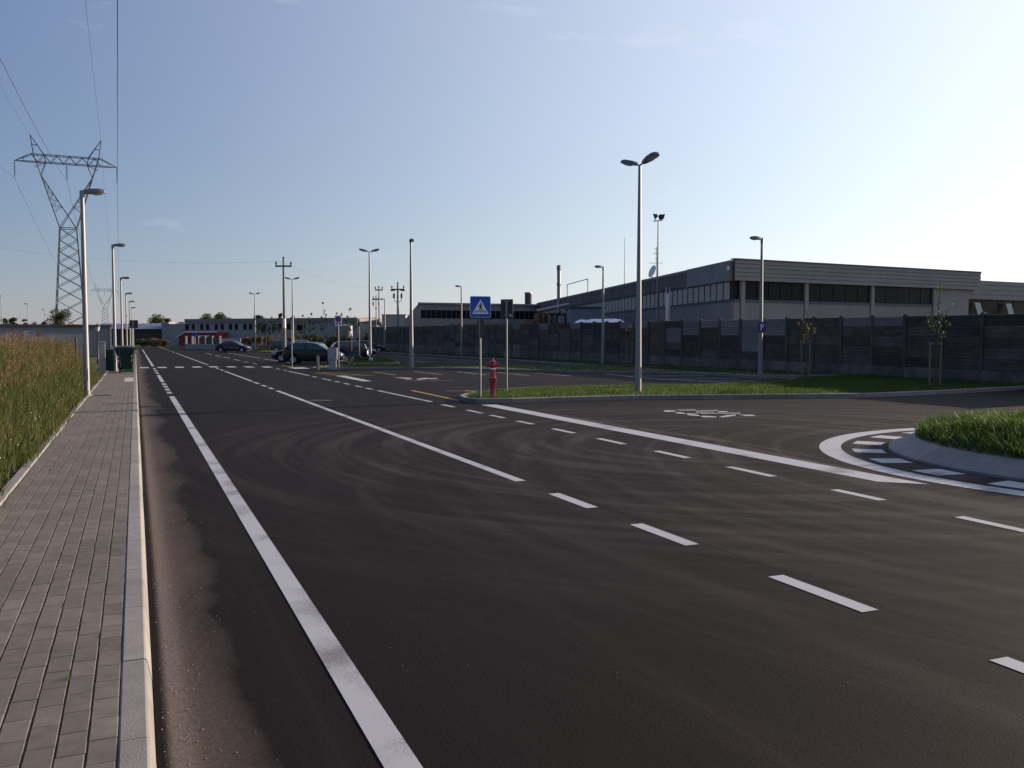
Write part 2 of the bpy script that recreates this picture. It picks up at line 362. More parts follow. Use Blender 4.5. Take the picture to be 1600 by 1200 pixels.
def paver_mat(name, island):
    m = bpy.data.materials.new(name); m.use_nodes = True; nt = m.node_tree; N = nt.nodes; k = nt.links.new; bs = N['Principled BSDF']
    bs.inputs['Roughness'].default_value = .88; bs.inputs['Specular IOR Level'].default_value = .25
    g = N.new('ShaderNodeNewGeometry'); oi = N.new('ShaderNodeObjectInfo')
    r = N.new('ShaderNodeValToRGB'); r.color_ramp.elements[0].color = (.114,.101,.088,1); r.color_ramp.elements[1].color = (.150,.133,.117,1)
    n = N.new('ShaderNodeTexNoise'); n.inputs['Scale'].default_value = 14; n.inputs['Detail'].default_value = 6
    n2 = N.new('ShaderNodeTexNoise'); n2.inputs['Scale'].default_value = 1.1; n2.inputs['Detail'].default_value = 5
    n3 = N.new('ShaderNodeTexNoise'); n3.inputs['Scale'].default_value = 220
    mx = N.new('ShaderNodeMix'); mx.data_type = 'RGBA'; mx.blend_type = 'OVERLAY'; mx.inputs['Factor'].default_value = .35
    mx2 = N.new('ShaderNodeMix'); mx2.data_type = 'RGBA'; mx2.blend_type = 'OVERLAY'; mx2.inputs['Factor'].default_value = .28
    b = N.new('ShaderNodeBump'); b.inputs['Strength'].default_value = .35; b.inputs['Distance'].default_value = .004
    k(g.outputs['Random Per Island'] if island else oi.outputs['Random'], r.inputs[0])
    for q in (n,n2,n3): k(g.outputs['Position'], q.inputs['Vector'])
    k(r.outputs[0], mx.inputs['A']); k(n.outputs['Fac'], mx.inputs['B']); k(mx.outputs['Result'], mx2.inputs['A']); k(n2.outputs['Fac'], mx2.inputs['B'])
    k(mx2.outputs['Result'], bs.inputs['Base Color']); k(n3.outputs['Fac'], b.inputs['Height']); k(b.outputs[0], bs.inputs['Normal'])
    M[name] = m
paver_mat('paver', False); paver_mat('paver_far', True)

# ------------------------------------------------------------------ ground, road, pavement
gm = MB(); gm.poly([(-2500,-1500,-.06),(2500,-1500,-.06),(2500,4000,-.06),(-2500,4000,-.06)])
tag(gm.build('ground', M['field']), kind='structure')
WALLX = 30.3
rm = MB(); rm.poly([(.05,-30,0),(60,-30,0),(60,14,0),(WALLX,21,0),(WALLX,190,0),(.05,190,0)])
road = tag(rm.build('road', M['asphalt']), kind='structure')

SW0, SW1 = -1.27, -.10
sm = MB(); sm.box(SW0-.02, SW1+.01, -8, 150, -.1, .109)
pavement = tag(sm.build('pavement', M['soil']), kind='structure')
PW = (SW1-SW0)/10; PL = .23; jt = .0035
pm = MB(); pm.bbox(-PW/2+jt, PW/2-jt, -PL/2+jt*.5, PL/2-jt*.5, .08, .12, .003); pme = pm.mesh('paver', M['paver'])
farm = MB(); NEAR0, NEAR1 = 3.25, 3.25+30*PL
prng = random.Random(3)
for c in range(10):
    x = SW0+PW*(c+.5)
    off = (PL/2 if c % 2 else 0)
    for r_ in range(30):
        inst('paver', pme, pavement, (x+prng.gauss(0,.0008), NEAR0+off+PL*(r_+.5), prng.gauss(0,.0006)), (prng.gauss(0,.002), prng.gauss(0,.003), prng.gauss(0,.003)))
    for rng_ in (range(-34, 0), range(30, 205)):
        for r_ in rng_:
            y = NEAR0+off+PL*(r_+.5); dz = prng.gauss(0,.0006)
            if 37.5 < y < 41.2 and c >= 7: continue
            farm.bbox(x-PW/2+jt, x+PW/2-jt, y-PL/2+jt*.5, y+PL/2-jt*.5, .08, .12+dz, .003)
fp = farm.build('paver_rows', M['paver_far'], pavement); fp['kind'] = 'stuff'
m = MB(); m.box(SW0, SW1, 51, 150, .07, .118); m.build('far_paving', M['paver_far'], pavement)
m = MB(); m.bbox(SW0+PW*7+.01, SW1-.005, 37.55, 41.1, .08, .123, .006); m.build('concrete_slab', M['patch_tile'], pavement)
# roadside kerb: single stones near, the rest joined
ks = MB()
def kerb_sec(y0, y1, g=.004):
    a, b = y0+g, y1-g
    sec = [(-.098,-.1),(-.098,.117),(-.090,.122),(.010,.122),(.020,.116),(.024,.108),(.050,-.02),(.050,-.1)]
    return [[(x,a,z) for x,z in sec],[(x,b,z) for x,z in sec]]
ks.loft(kerb_sec(0, 1.0)); kme = ks.mesh('kerb_stone', M['kerb_stone'])
for i in range(-4, 46): inst('kerb_stone', kme, pavement, (prng.gauss(0,.0008), i*1.0, prng.gauss(0,.0008)), (0,0,prng.gauss(0,.0006)))
kf = MB()
for i in range(46, 150): kf.loft(kerb_sec(i, i+1.0, .006))
o = kf.build('kerb_far', M['kerb_stone'], pavement); o['kind'] = 'stuff'
es = MB(); es.bbox(SW0-.115, SW0-.008, .004, .996, -.1, .142, .008); eme = es.mesh('edging_stone', M['kerb_stone'])
for i in range(-4, 46): inst('edging_stone', eme, pavement, (prng.gauss(0,.003), i*1.0, prng.gauss(0,.003)), (0,0,prng.gauss(0,.003)))
ef = MB()
for i in range(46,150): ef.bbox(SW0-.115, SW0-.008, i+.006, i+.994, -.1, .14, .008)
o = ef.build('edging_far', M['kerb_stone'], pavement); o['kind'] = 'stuff'
# drains
def grate(name, c, sx, sy, z, parent, n=7):
    m = MB(); m.box(c[0]-sx/2, c[0]+sx/2, c[1]-sy/2, c[1]+sy/2, z-.05, z-.0); g_ = m.build(name, M['rubber'], parent)
    m = MB()
    for i in range(n+1):
        x = c[0]-sx/2+sx*i/n; m.box(x-.012, x+.012, c[1]-sy/2, c[1]+sy/2, z-.01, z+.004)
    for y in (c[1]-sy/2, c[1]+sy/2): m.box(c[0]-sx/2-.012, c[0]+sx/2+.012, y-.012, y+.012, z-.01, z+.006)
    m.build('grate_bar', M['dark_metal'], g_)
p = G(160, 618, .12); grate('drain_grate', p, .42, .36, .124, pavement)
p = G(237, 634); grate('drain_grate', (p.x, p.y), .42, .42, .006, road)
p = G(500, 626); m = MB(); m.lathe([(.0,0.002),(.34,.002),(.34,.007),(.30,.008),(.0,.008)], 24, (p.x,p.y,0)); m.build('manhole_cover', M['rubber'], road)

# ------------------------------------------------------------------ painted markings (sheets 4 mm over the road)
def mark(pts, mt='line_white', name='road_marking', z=.004):
    m = MB(); m.poly([(p[0],p[1],z) for p in pts]); return m.build(name, M[mt], road)
def seg(X, w, y0, y1, mt='line_white', name='line_dash'):
    a, b = sorted((y0,y1)); return mark([(X-w/2,a),(X+w/2,a),(X+w/2,b),(X-w/2,b)], mt, name)
def line(p0, p1, w, mt='line_white', name='line_dash', z=.004):
    a, b = Vector((p0[0],p0[1],0)), Vector((p1[0],p1[1],0)); t = (b-a).normalized(); n = Vector((-t.y,t.x,0))*w/2
    return mark([a+n,b+n,b-n,a-n], mt, name, z)
for y0, y1 in ((546,553),(554,572.4)): seg(1.0, .15, rowY(1.0,y0), rowY(1.0,y1))
for y in (576.2,579.6,583): seg(1.0,.15,rowY(1.0,y-.9),rowY(1.0,y+.9))
seg(1.0,.15,rowY(1.0,586),rowY(1.0,597))
for y in (600.5,604.6,609,613.8): seg(1.0,.15,rowY(1.0,y-1.4),rowY(1.0,y+1.3))
seg(1.0,.15,rowY(1.0,619.5),-6,name='edge_line')
CX = 4.43
for y0,y1 in ((541,548),(549,551),(552,570.5),(575,576.3),(577.3,579.2)): seg(CX,.13,rowY(CX,y0),rowY(CX,y1))
seg(CX,.13,rowY(CX,580),rowY(CX,596)); 
for y0,y1 in ((597.2,600),(601.8,604),(605.8,608)): seg(CX,.13,rowY(CX,y0),rowY(CX,y1))
seg(CX,.14,rowY(CX,610.5),10.27,name='centre_line')
for y in (9.3,7.45,5.4,3.5,1.5,-.5): seg(CX,.14,y,y-.95)
RX = 7.61
for y0,y1 in ((552,554),(555,557),(558,560),(561.5,563.5),(565,566.5),(568,569.5),(576,577.2),(578.4,579.6)): seg(RX,.13,rowY(RX,y0),rowY(RX,y1))
seg(RX,.13,rowY(RX,580),rowY(RX,587))
for y0,y1 in ((588.2,589.6),(591.6,592.8),(592.8+.2,594.4),(595.8,597.4),(598.9,600.8),(602.8,605),(606.3,608.6)): seg(RX,.13,rowY(RX,y0),rowY(RX,y1))
line((7.62,rowY(RX,610.4)),(7.66,24.1),.13)
for a,b in ((23.0,22.0),(21.0,20.0),(19.4,18.6),(17.8,17.0),(16.0,15.1),(14.15,13.2),(12.2,11.3),(10.3,9.35),(8.25,7.5),(6.5,5.7),(4.7,3.8),(2.9,2.0)): seg(RX,.13,a,b)
# lot edge line far away
seg(10.2,.13,62,80); seg(10.2,.13,82,112)
# wide stripe along the mouth of the side street
mark([(8.53,22.5),(8.95,22.42),(8.96,8.1),(8.53,8.5)], name='wide_stripe')
mark([G(524.4,587.5),G(537.5,586.8),G(581,595.4),G(567,596)], name='wide_stripe')
# zebra stripes
for i in range(8):
    X = .47+i*1.0; yc = 58.6-max(0,X-4.5)*.55
    seg(X,.5,yc-1.1,yc+1.1,name='zebra_stripe')
for X,Y in ((9.0,54.3),): seg(X,.9,Y-1.3,Y+1.3,name='zebra_stripe')
# yellow bay lines, white bay lines
for a,b in (((643,610),(717,626)),((492,582.2),(534,587)),((505,581.6),(581,587)),((534,586.8),(582,586.8)),((582.5,581),(618,586)),((696,611),(792,611)),((728,610),(757,615)),((440,571),(455,573))):
    line(G(*a),G(*b),.12,'line_yellow','bay_line')
for a,b in (((647.5,580.5),(691,585.5)),((714,581),(760,586)),((777.5,582),(827.5,587)),((838,583),(891,587.5)),((941,583.5),(1000,590)),((640,594.5),(708,594.2))):
    line(G(*a),G(*b),.12,'line_worn','bay_line')
line(G(807,610),G(880,606.5),.12,'line_worn','bay_line')
for a,b in (((1000,590.5),(1190,601)),((1030,593),(1153,591)),((1075,595.5),(1180,595.3)),((1120,598.6),(1190,597.6)),((985,588),(1100,586.5))):
    line(G(*a),G(*b),.12,'line_white','bay_line')
for a,b in (((600,555),(700,561)),((640,563),(668,566)),((700,561),(800,567))): line(G(*a),G(*b),.12,'line_worn','bay_line')
# pictogram on the side street and the worn one in the lot
def blob(pts, ox, oy, s, mt): 
    mark([G(ox+a/s, oy+b/s) for a,b in pts], mt, 'pictogram')
for pts in ([(222,385),(250,376),(340,377),(348,386),(300,392),(240,391)], [(352,371),(520,370),(548,377),(380,380)], [(335,399),(390,396),(442,405),(430,411),(355,408)],
            [(440,414),(480,413),(578,424),(560,432),(470,425)], [(578,437),(610,430),(690,434),(738,438),(730,445),(620,445)], [(758,441),(830,425),(925,417),(915,428),(850,438),(790,445)],
            [(940,417),(1000,420),(1070,417),(1108,424),(1100,432),(1020,432)], [(735,390),(790,385),(850,388),(840,395),(760,397)],
            [(530,383),(750,374),(752,379),(540,389)], [(540,394),(720,391),(720,396),(545,399)], [(580,404),(965,401),(965,408),(585,410)], [(450,404),(560,408),(555,412),(450,409)]):
    blob(pts, 1000, 580, 6.154, 'line_white')
for pts in ([(95,897),(180,897),(270,905),(180,912)], [(190,912),(240,908),(270,912),(215,920)], [(300,913),(390,903),(450,906),(330,921)], [(410,908),(500,905),(505,912),(430,916)]):
    blob(pts, 600, 440, 6, 'line_worn')
# ------------------------------------------------------------------ roundabout paint
RC = (14.15, 8.3)
def arcpts(r, a0, a1, n): return [(RC[0]+r*math.cos(R(a0+(a1-a0)*i/n)), RC[1]+r*math.sin(R(a0+(a1-a0)*i/n))) for i in range(n+1)]
n = 120; m = MB(); o_, i_ = arcpts(5.02,0,360,n), arcpts(4.68,0,360,n)
for q in range(n): m.poly([(*o_[q],.0045),(*o_[q+1],.0045),(*i_[q+1],.0045),(*i_[q],.0045)])
m.build('ring_line', M['line_white'], road)
for q in range(24):
    a = 97+q*15.3
    if a > 97+359-12: break
    o_, i_ = arcpts(4.52,a-3.1,a+3.1,3), arcpts(4.06,a-3.4,a+3.4,3)
    mark(o_+i_[::-1], 'line_white', 'ring_block', .005)

# ------------------------------------------------------------------ grass blades
def blades(name, P, h, w, lean, matn, parent=None, seed=1, tint=None, kind='stuff'):
    g = np.random.default_rng(seed); n = len(P); P = np.asarray(P, float); h = np.asarray(h, float)
    a = g.uniform(0, 2*np.pi, n); b = g.uniform(0, 2*np.pi, n); ln = lean*h*g.uniform(.2, 1, n)
    d = np.c_[np.cos(a), np.sin(a), np.zeros(n)]; s = np.c_[np.cos(b), np.sin(b), np.zeros(n)]*(w*g.uniform(.6,1.3,n))[:,None]/2
    up = np.zeros((n,3)); up[:,2] = h
    V = np.empty((n,5,3)); V[:,0] = P-s; V[:,1] = P+s
    mid = P+up*.55+d*(ln*.3)[:,None]; V[:,2] = mid+s*.75; V[:,3] = mid-s*.75; V[:,4] = P+up*(.97)+d*ln[:,None]
    base = np.arange(n)*5
    loops = np.c_[base,base+1,base+2,base+3, base+3,base+2,base+4].ravel()
    me = bpy.data.meshes.new(name); me.vertices.add(n*5); me.vertices.foreach_set('co', V.ravel())
    me.loops.add(n*7); me.loops.foreach_set('vertex_index', loops.astype(np.int32))
    me.polygons.add(n*2); st = np.c_[np.arange(n)*7, np.arange(n)*7+4].ravel(); me.polygons.foreach_set('loop_start', st.astype(np.int32))
    me.update(calc_edges=True)
    t = g.uniform(0,1,n) if tint is None else np.clip(tint+g.normal(0,.18,n),0,1)
    at = me.attributes.new('tint','FLOAT','POINT'); at.data.foreach_set('value', np.repeat(t,5).astype(np.float32))
    me.materials.append(M[matn]); o = bpy.data.objects.new(name, me); link(o, parent)
    if kind: o['kind'] = kind
    return o
def inpoly(pts, poly):
    x, y = pts[:,0], pts[:,1]; r_ = np.zeros(len(pts), bool); n = len(poly)
    for i in range(n):
        x0,y0 = poly[i][:2]; x1,y1 = poly[(i+1)%n][:2]
        c = ((y0>y)!=(y1>y)); xx = (x1-x0)*(y-y0)/((y1-y0) if y1!=y0 else 1e-9)+x0; r_ ^= c & (x < xx)
    return r_
def scatter(poly, dens, seed):
    g = np.random.default_rng(seed); xs = [p[0] for p in poly]; ys = [p[1] for p in poly]
    n = int((max(xs)-min(xs))*(max(ys)-min(ys))*dens); p = np.c_[g.uniform(min(xs),max(xs),n), g.uniform(min(ys),max(ys),n)]
    return p[inpoly(p, poly)]
def vnoise(p, sc, seed):
    g = np.random.default_rng(seed); T = g.uniform(0,1,(64,64)); q = p*sc; i = np.floor(q).astype(int); f = q-i; f = f*f*(3-2*f)
    A = T[i[:,0]%64,i[:,1]%64]; B = T[(i[:,0]+1)%64,i[:,1]%64]; C = T[i[:,0]%64,(i[:,1]+1)%64]; D = T[(i[:,0]+1)%64,(i[:,1]+1)%64]
    return (A*(1-f[:,0])+B*f[:,0])*(1-f[:,1])+(C*(1-f[:,0])+D*f[:,0])*f[:,1]
def inset(poly, d):
    n = len(poly); P = [Vector((p[0],p[1])) for p in poly]; area = sum(P[i].x*P[(i+1)%n].y-P[(i+1)%n].x*P[i].y for i in range(n)); sg = 1 if area>0 else -1
    out = []
    for i in range(n):
        a, b, c = P[i-1], P[i], P[(i+1)%n]; t0 = (b-a).normalized(); t1 = (c-b).normalized()
        n0 = Vector((-t0.y,t0.x))*sg; n1 = Vector((-t1.y,t1.x))*sg; mm = (n0+n1); mm.normalize()
        k_ = d/max(.35, mm.dot(n0)); q = b+mm*k_; out.append((q.x,q.y))
    return out
def verge(name, poly, label_kind='structure', kh=.13, kw=.13, dens=220, bh=.12, bw=.011, seed=5, stone=1.0, tint=.5, skip=()):
    """raised bed: soil top, kerb stones round it, grass"""
    inn = inset(poly, kw); m = MB(); m.prism(inset(poly,kw-.01), -.05, kh-.03); o = tag(m.build(name, M['soil']), kind=label_kind)
    n = len(poly)
    for i in range(n):
        if i in skip: continue
        a, b = Vector(poly[i]), Vector(poly[(i+1)%n]); c, d = Vector(inn[i]), Vector(inn[(i+1)%n]); ln = (b-a).length; q = max(1, round(ln/stone))
        for j in range(q):
            t0 = j/q+.004/ln*1; t1 = (j+1)/q-.004/ln; z = kh+prng.gauss(0,.0015)
            p = [a.lerp(b,t0), a.lerp(b,t1), c.lerp(d,t1), c.lerp(d,t0)]
            ch = .012; nn = (c-a).normalized()*ch
            m = MB(); m.loft([[(v.x,v.y,-.04) for v in p], [(v.x,v.y,z-ch) for v in p], [((v+w_).x,(v+w_).y,z) for v,w_ in zip(p,(nn,nn,Vector((0,0)),Vector((0,0))))]])
            m.build('kerb_stone', M['kerb_stone'], o)
    if dens:
        pts = scatter(inn, dens, seed); nz = vnoise(pts,.9,seed); nz2 = vnoise(pts, 3.1, seed+1)
        P = np.c_[pts, np.full(len(pts), kh-.035)]
        h = bh*(.45+.9*nz)*np.random.default_rng(seed).uniform(.6,1.3,len(pts))
        blades('grass', P, h, bw, .6, 'lawn', o, seed, tint=tint*.4+nz2*.6)
    return o
def px(*a, z=0.0): return [tuple(G(x,y,z).xy) for x,y in a]
# bed with the hydrant and the tall twin lamp, reaching round to the wall
frontB = px((718,624),(726,628.5),(743,630.5),(800,630),(860,628),(1000,624.5),(1240,622.5),(1352,621.5),(1465,616.5))
bedB = frontB + [(27.6,21.6),(WALLX-.25,22.4),(WALLX-.25,31.6)] + px((1245,594.5),(1195,603.5),(1000,607.5),(860,609),(790,613),(728,620.5))
verge('grass_bed', bedB, dens=420, bh=.12, bw=.013, seed=11, tint=.2)
# strip along the wall
verge('grass_strip', [(25.3,31.9),(WALLX-.25,31.9),(WALLX-.25,150),(27.6,150),(27.2,70)], dens=70, bh=.11, bw=.02, seed=12, tint=.3, skip=(1,2))
# bed across the lot, cabinet and parking sign stand on it
bedA = px((486,578),(545,577.5),(600,577.2),(720,578.5),(860,582),(1000,584.5),(1120,586.8),(1150,584)) + px((1060,577.6),(960,574.2),(880,573.6),(800,573.2),(720,572.6),(600,571.8),(556,571.8),(500,575))
verge('grass_bed', bedA, dens=90, bh=.10, bw=.02, seed=13, tint=.35)
bedC = px((548,570.0),(600,569.8),(625,569.0),(612,562.5),(575,562),(540,562),(532,566))
verge('grass_bed', bedC, dens=90, bh=.14, bw=.022, seed=14, tint=.75)
bedD = px((393,549.5),(430,552),(452,553),(470,549),(440,545.5),(400,545))
verge('grass_bed', bedD, dens=40, bh=.16, bw=.04, seed=15, tint=.7, stone=2)
# roundabout island: battered kerb segments round a grassed mound
isl = MB(); nn = 48
pr = [(3.60,.20),(3.45,.25),(2.6,.42),(1.4,.52),(.3,.55)]
isl.lathe([(3.62,-.05)]+pr, nn, (RC[0],RC[1],0)); island = tag(isl.build('roundabout_island', M['soil'], smooth=True), kind='structure')
sec = [(3.96,-.03),(3.95,.035),(3.90,.06),(3.58,.215),(3.50,.22),(3.50,.02)]
for q in range(36):
    a0, a1 = q*10+.03, (q+1)*10-.03; m = MB(); rings = []
    for j in range(4):
        a = R(a0+(a1-a0)*j/3); rings.append([(RC[0]+r_*math.cos(a), RC[1]+r_*math.sin(a), z) for r_,z in sec])
    m.loft(rings); m.build('kerb_stone', M['kerb_stone'], island, smooth=False)
g = np.random.default_rng(21); nb = 40000
rr = 3.52*np.sqrt(g.uniform(0,1,nb)); aa = g.uniform(0,2*np.pi,nb); pts = np.c_[RC[0]+rr*np.cos(aa), RC[1]+rr*np.sin(aa)]
zz = np.interp(rr, [0,.3,1.4,2.6,3.45,3.6], [.55,.55,.52,.42,.25,.20])-.01
nz = vnoise(pts, 1.6, 22); nz2 = vnoise(pts, 4, 23)
blades('grass', np.c_[pts,zz], (.07+.17*nz)*g.uniform(.5,1.3,nb), .020, .95, 'lawn', island, 23, tint=.05+.75*nz2)
ne = 1500; re_ = 3.55-np.abs(g.normal(0,.35,ne)); ae = g.uniform(0,2*np.pi,ne); ze = np.interp(re_, [0,.3,1.4,2.6,3.45,3.6], [.55,.55,.52,.42,.25,.20])-.01
blades('long_grass', np.c_[RC[0]+re_*np.cos(ae), RC[1]+re_*np.sin(ae), ze], g.uniform(.14,.30,ne), .014, 1.25, 'lawn', island, 25, tint=.5)
fl = g.choice(nb, 60); 
blades('flower_head', np.c_[pts[fl], zz[fl]+.12], np.full(60,.018), .018, .2, 'flower', island, 24)
# ------------------------------------------------------------------ tall wild grass beside the pavement
fld = [(-1.42,2),(-1.42,41),(-2.4,47),(-3.6,62),(-20,62),(-20,24),(-6,2)]
pts = scatter(fld, 420, 31); nz = vnoise(pts,.55,31); nz2 = vnoise(pts,2.2,32); g = np.random.default_rng(33)
keep = g.uniform(0,1,len(pts)) < np.clip(1.25-(-pts[:,0]-1.4)/12, .3, 1); pts, nz, nz2 = pts[keep], nz[keep], nz2[keep]
dx = -1.42-pts[:,0]
hh = np.clip(.36+.56*dx**.7, .25, 1.48)*(.72+.5*nz)*g.uniform(.55,1.15,len(pts))
meadow = tag(bpy.data.objects.new('meadow_bank', bpy.data.meshes.new('meadow_bank')), kind='structure'); link(meadow)
mm_ = MB(); mm_.prism([(-1.40,-8),(-1.40,43),(-3,66),(-40,66),(-40,-8)], -.1, .10); meadow.data = mm_.mesh('meadow_bank', M['soil'])
blades('wild_grass', np.c_[pts, np.full(len(pts),.09)], hh, .016, .55, 'dry_grass', meadow, 34, tint=-.10+.8*nz2)
# seed plumes on thin stalks
pp = scatter(fld, 8, 36); dx = -1.42-pp[:,0]; pp = pp[dx>.5]; dx = dx[dx>.5]
ph = np.clip(.6+.50*dx**.7, .5, 1.75)*np.random.default_rng(37).uniform(.75,1.2,len(pp)); P0 = np.c_[pp, np.full(len(pp),.09)]
blades('grass_stalk', P0, ph, .007, .18, 'dry_grass', meadow, 38, tint=.8)
rep = 9; Q = np.repeat(P0,rep,0); gq = np.random.default_rng(39); Q[:,2] += np.repeat(ph,rep)*gq.uniform(.80,1.02,len(Q)); Q[:,:2] += gq.normal(0,.03,(len(Q),2))
blades('seed_plume', Q, gq.uniform(.03,.09,len(Q)), .012, 1.0, 'plume', meadow, 40)
ww = scatter(fld, 3, 41); gz = np.random.default_rng(42); dxx = -1.42-ww[:,0]
blades('flower_head', np.c_[ww, .1+np.clip(.30+.36*dxx**.7,.25,1.0)*gz.uniform(.7,1.05,len(ww))], np.full(len(ww),.022), .024, .3, 'flower', meadow, 43)

# weeds spilling over the edging stones, grit in the gutter
gw = np.random.default_rng(61); n = 2600; yy = gw.uniform(3, 42, n); cl_ = vnoise(np.c_[yy*1.0, yy*0], .8, 62); kp = gw.uniform(0,1,n) < cl_**2*1.6; yy = yy[kp]
blades('edge_weed', np.c_[-1.40+np.abs(gw.normal(0,.05,len(yy))), yy, np.full(len(yy),.12)], gw.uniform(.08,.34,len(yy)), .012, 1.1, 'dry_grass', meadow, 63, tint=.35)
n = 60; jy = gw.uniform(4,30,n); jx = SW0+PW*gw.integers(0,10,n)
Q = np.repeat(np.c_[jx,jy,np.full(n,.112)],6,0); Q[:,:2] += gw.normal(0,.006,(len(Q),2)); Q[:,1] += gw.normal(0,.03,len(Q))
blades('joint_weed', Q, gw.uniform(.012,.04,len(Q)), .006, .9, 'lawn', pavement, 64)
gm_ = MB(); n = 1900
for i in range(n):
    y = 3+36*gw.random()**1.7; x = .075+abs(gw.normal(0,.17)); r_ = .0022+.0045*gw.random()**3
    gm_.add([(x-r_,y,.001),(x,y-r_,.001),(x+r_*1.2,y,.001),(x,y+r_,.001),(x+r_*.2,y,.001+r_*1.1)], [(0,1,4),(1,2,4),(2,3,4),(3,0,4)])
for i in range(260):
    y = 3+16*gw.random(); x = .6+6*gw.random(); r_ = .002+.003*gw.random()
    gm_.add([(x-r_,y,.001),(x,y-r_,.001),(x+r_*1.2,y,.001),(x,y+r_,.001),(x+r_*.2,y,.001+r_*1.1)], [(0,1,4),(1,2,4),(2,3,4),(3,0,4)])
gm_.build('gutter_grit', M['grit'], road)['kind'] = 'stuff'
# ------------------------------------------------------------------ lamp posts
def lamp_head(parent, L_=.62, tilt=0, side=1, at=(0,0,0), ang=0):
    """lantern pointing along local +x turned by ang, tilted up by tilt"""
    rings = []
    for x, w, zb, zt in ((.02,.055,-.05,.05),(.12,.085,-.055,.065),(.28,.13,-.05,.085),(.62*L_/.62*.75,.135,-.05,.08),(L_*.95,.10,-.045,.05),(L_,.05,-.03,.015)):
        rings.append([(x,-w,zb),(x,-w*1.02,0),(x,-w*.7,zt),(x,w*.7,zt),(x,w*1.02,0),(x,w,zb)])
    m = MB(); m.loft(rings); h = m.build('lamp_head', M['lamp_head'], parent, smooth=True)
    h.location = at; h.rotation_euler = (0,-tilt,ang)
    g_ = MB(); g_.loft([[(x,-w,-.047),(x,w,-.047),(x,w*.6,-d),(x,-w*.6,-d)] for x,w,d in ((.22,.09,.06),(.36,.115,.095),(.5,.10,.085),(L_*.93,.06,.055))])
    g_.build('lamp_glass', M['lamp_glass'], h, smooth=True)
    return h
def lamp_post(label, base, h, kind='single', ang=0, group=None, r0=.075, r1=.038, z0=.10, headL=.62):
    t = thing('street_lamp', label, 'street lamp', (base[0],base[1],z0), 0, group)
    m = MB(); m.tube([(0,0,-.1),(0,0,.9),(0,0,h*.5),(0,0,h)], [r0,r0*.97,(r0+r1)/2,r1], 12); p_ = m.build('pole', M['lamp_pole'], t, smooth=True)
    m = MB(); m.box(-.045,.045,-r0-.004,-r0*.5,.45,.80); m.build('access_door', M['lamp_pole'], p_)
    m = MB(); m.lathe([(r0*1.7,-.06),(r0*1.7,.03),(r0*1.15,.06)], 12); m.build('base_collar', M['concrete'], t)
    if kind == 'single':
        lamp_head(t, headL, R(4), at=(0,0,h+.02), ang=ang)
        m = MB(); m.lathe([(r1*1.25,h-.18),(r1*1.25,h+.05),(r1*.6,h+.07)], 10); m.build('cap', M['lamp_pole'], t)
    else:
        m = MB()
        for s in (0, math.pi): m.tube([(0,0,h-.02),(.16*math.cos(ang+s),.16*math.sin(ang+s),h+.06)], .028, 8)
        m.build('bracket', M['lamp_pole'], t)
        for s in (0, math.pi): lamp_head(t, .70, R(15), at=(.13*math.cos(ang+s),.13*math.sin(ang+s),h+.05), ang=ang+s)
    return t
def post_h(p, ytop): return zat(ytop, p.x*math.sin(YAW)+p.y*math.cos(YAW))
LX = -1.33
def along(x, ytop, h, X):   # lamp of height h on the line of lateral X whose top is seen at row ytop
    return None
GL = 'lamp posts along the brick pavement'
p = G(135.5,618,.12); p.x = LX
lamp_post('grey single-arm lamp post at the pavement edge beside the tall grass', p, post_h(p,301)-.1, ang=0, group=GL, r0=.085, r1=.055)
for i,(x,yt,dist) in enumerate(((179.5,384,45.),(191,435,64.),(198.3,459,88.),(203.5,471.5,106.),(206.5,481,131.))):
    q = atZ(x,540,dist)
    lamp_post('grey single-arm lamp post just behind the green wheeled dumpster' if i==0 else 'grey single-arm lamp post, %s one along the pavement beyond the dumpster' % ('','first','second','third','fourth')[i], q, post_h(q,yt)-.1, ang=0, group=GL, r0=.085, r1=.05)
q = G(997,613,.12); lamp_post('tall white twin-headed lamp post on the grass bed near the hydrant', q, post_h(q,258)-.1, 'double', ang=R(-79), r0=.10, r1=.045, z0=.1)
q = G(643,573,.12); lamp_post('tall grey lamp post on the grass bed across the parking lot', q, post_h(q,378)-.1, 'single', ang=R(-100), r0=.125, r1=.05, z0=.1, headL=.7)
q = atZ(578.5,567,70); lamp_post('twin-headed lamp post behind the parked scooter', q, post_h(q,394)-.1, 'double', ang=YAW*-1, r0=.12, r1=.05, group='twin lamp posts at the far parking bays')
q = atZ(458,551,96); lamp_post('twin-headed lamp post behind the black hatchback', q, post_h(q,437)-.1, 'double', ang=YAW*-1, r0=.12, r1=.05, group='twin lamp posts at the far parking bays')
q = atZ(399,546,127); lamp_post('twin-headed lamp post beyond the nose of the navy saloon', q, post_h(q,460)-.1, 'double', ang=YAW*-1, r0=.12, r1=.05, group='twin lamp posts at the far parking bays')
GW = 'lamp posts along the concrete wall'
for x,yt,X,lab in ((1188.5,374,26.6,'lamp post beside the purple parking sign at the concrete wall'),(942,418,28.4,'lamp post at the wall in front of the white plastic sheet pile'),
                   (721,448,28.9,'lamp post before the concrete wall, behind it the low grey hall'),(601.5,468,29.0,'farthest lamp post at the end of the concrete wall')):
    q = atX(x,528,X); lamp_post(lab, q, post_h(q,yt)-.1, ang=math.pi if X>27 else R(175), group=GW, r0=.11, r1=.055)
for (x,yt,h),nm in zip(((3.5,461,8),(45,474,8),(71,483,8),(75,491,7)),('fourth','third','second','first')):
    q = atZ(x,528,(h-1.8)*1400/(528-yt)); lamp_post('distant lamp post behind the long grey building, %s from the round dark tree' % nm, q, h-.1, ang=math.pi, group='distant lamp posts behind the grey building', r0=.10,r1=.05, z0=-.06)

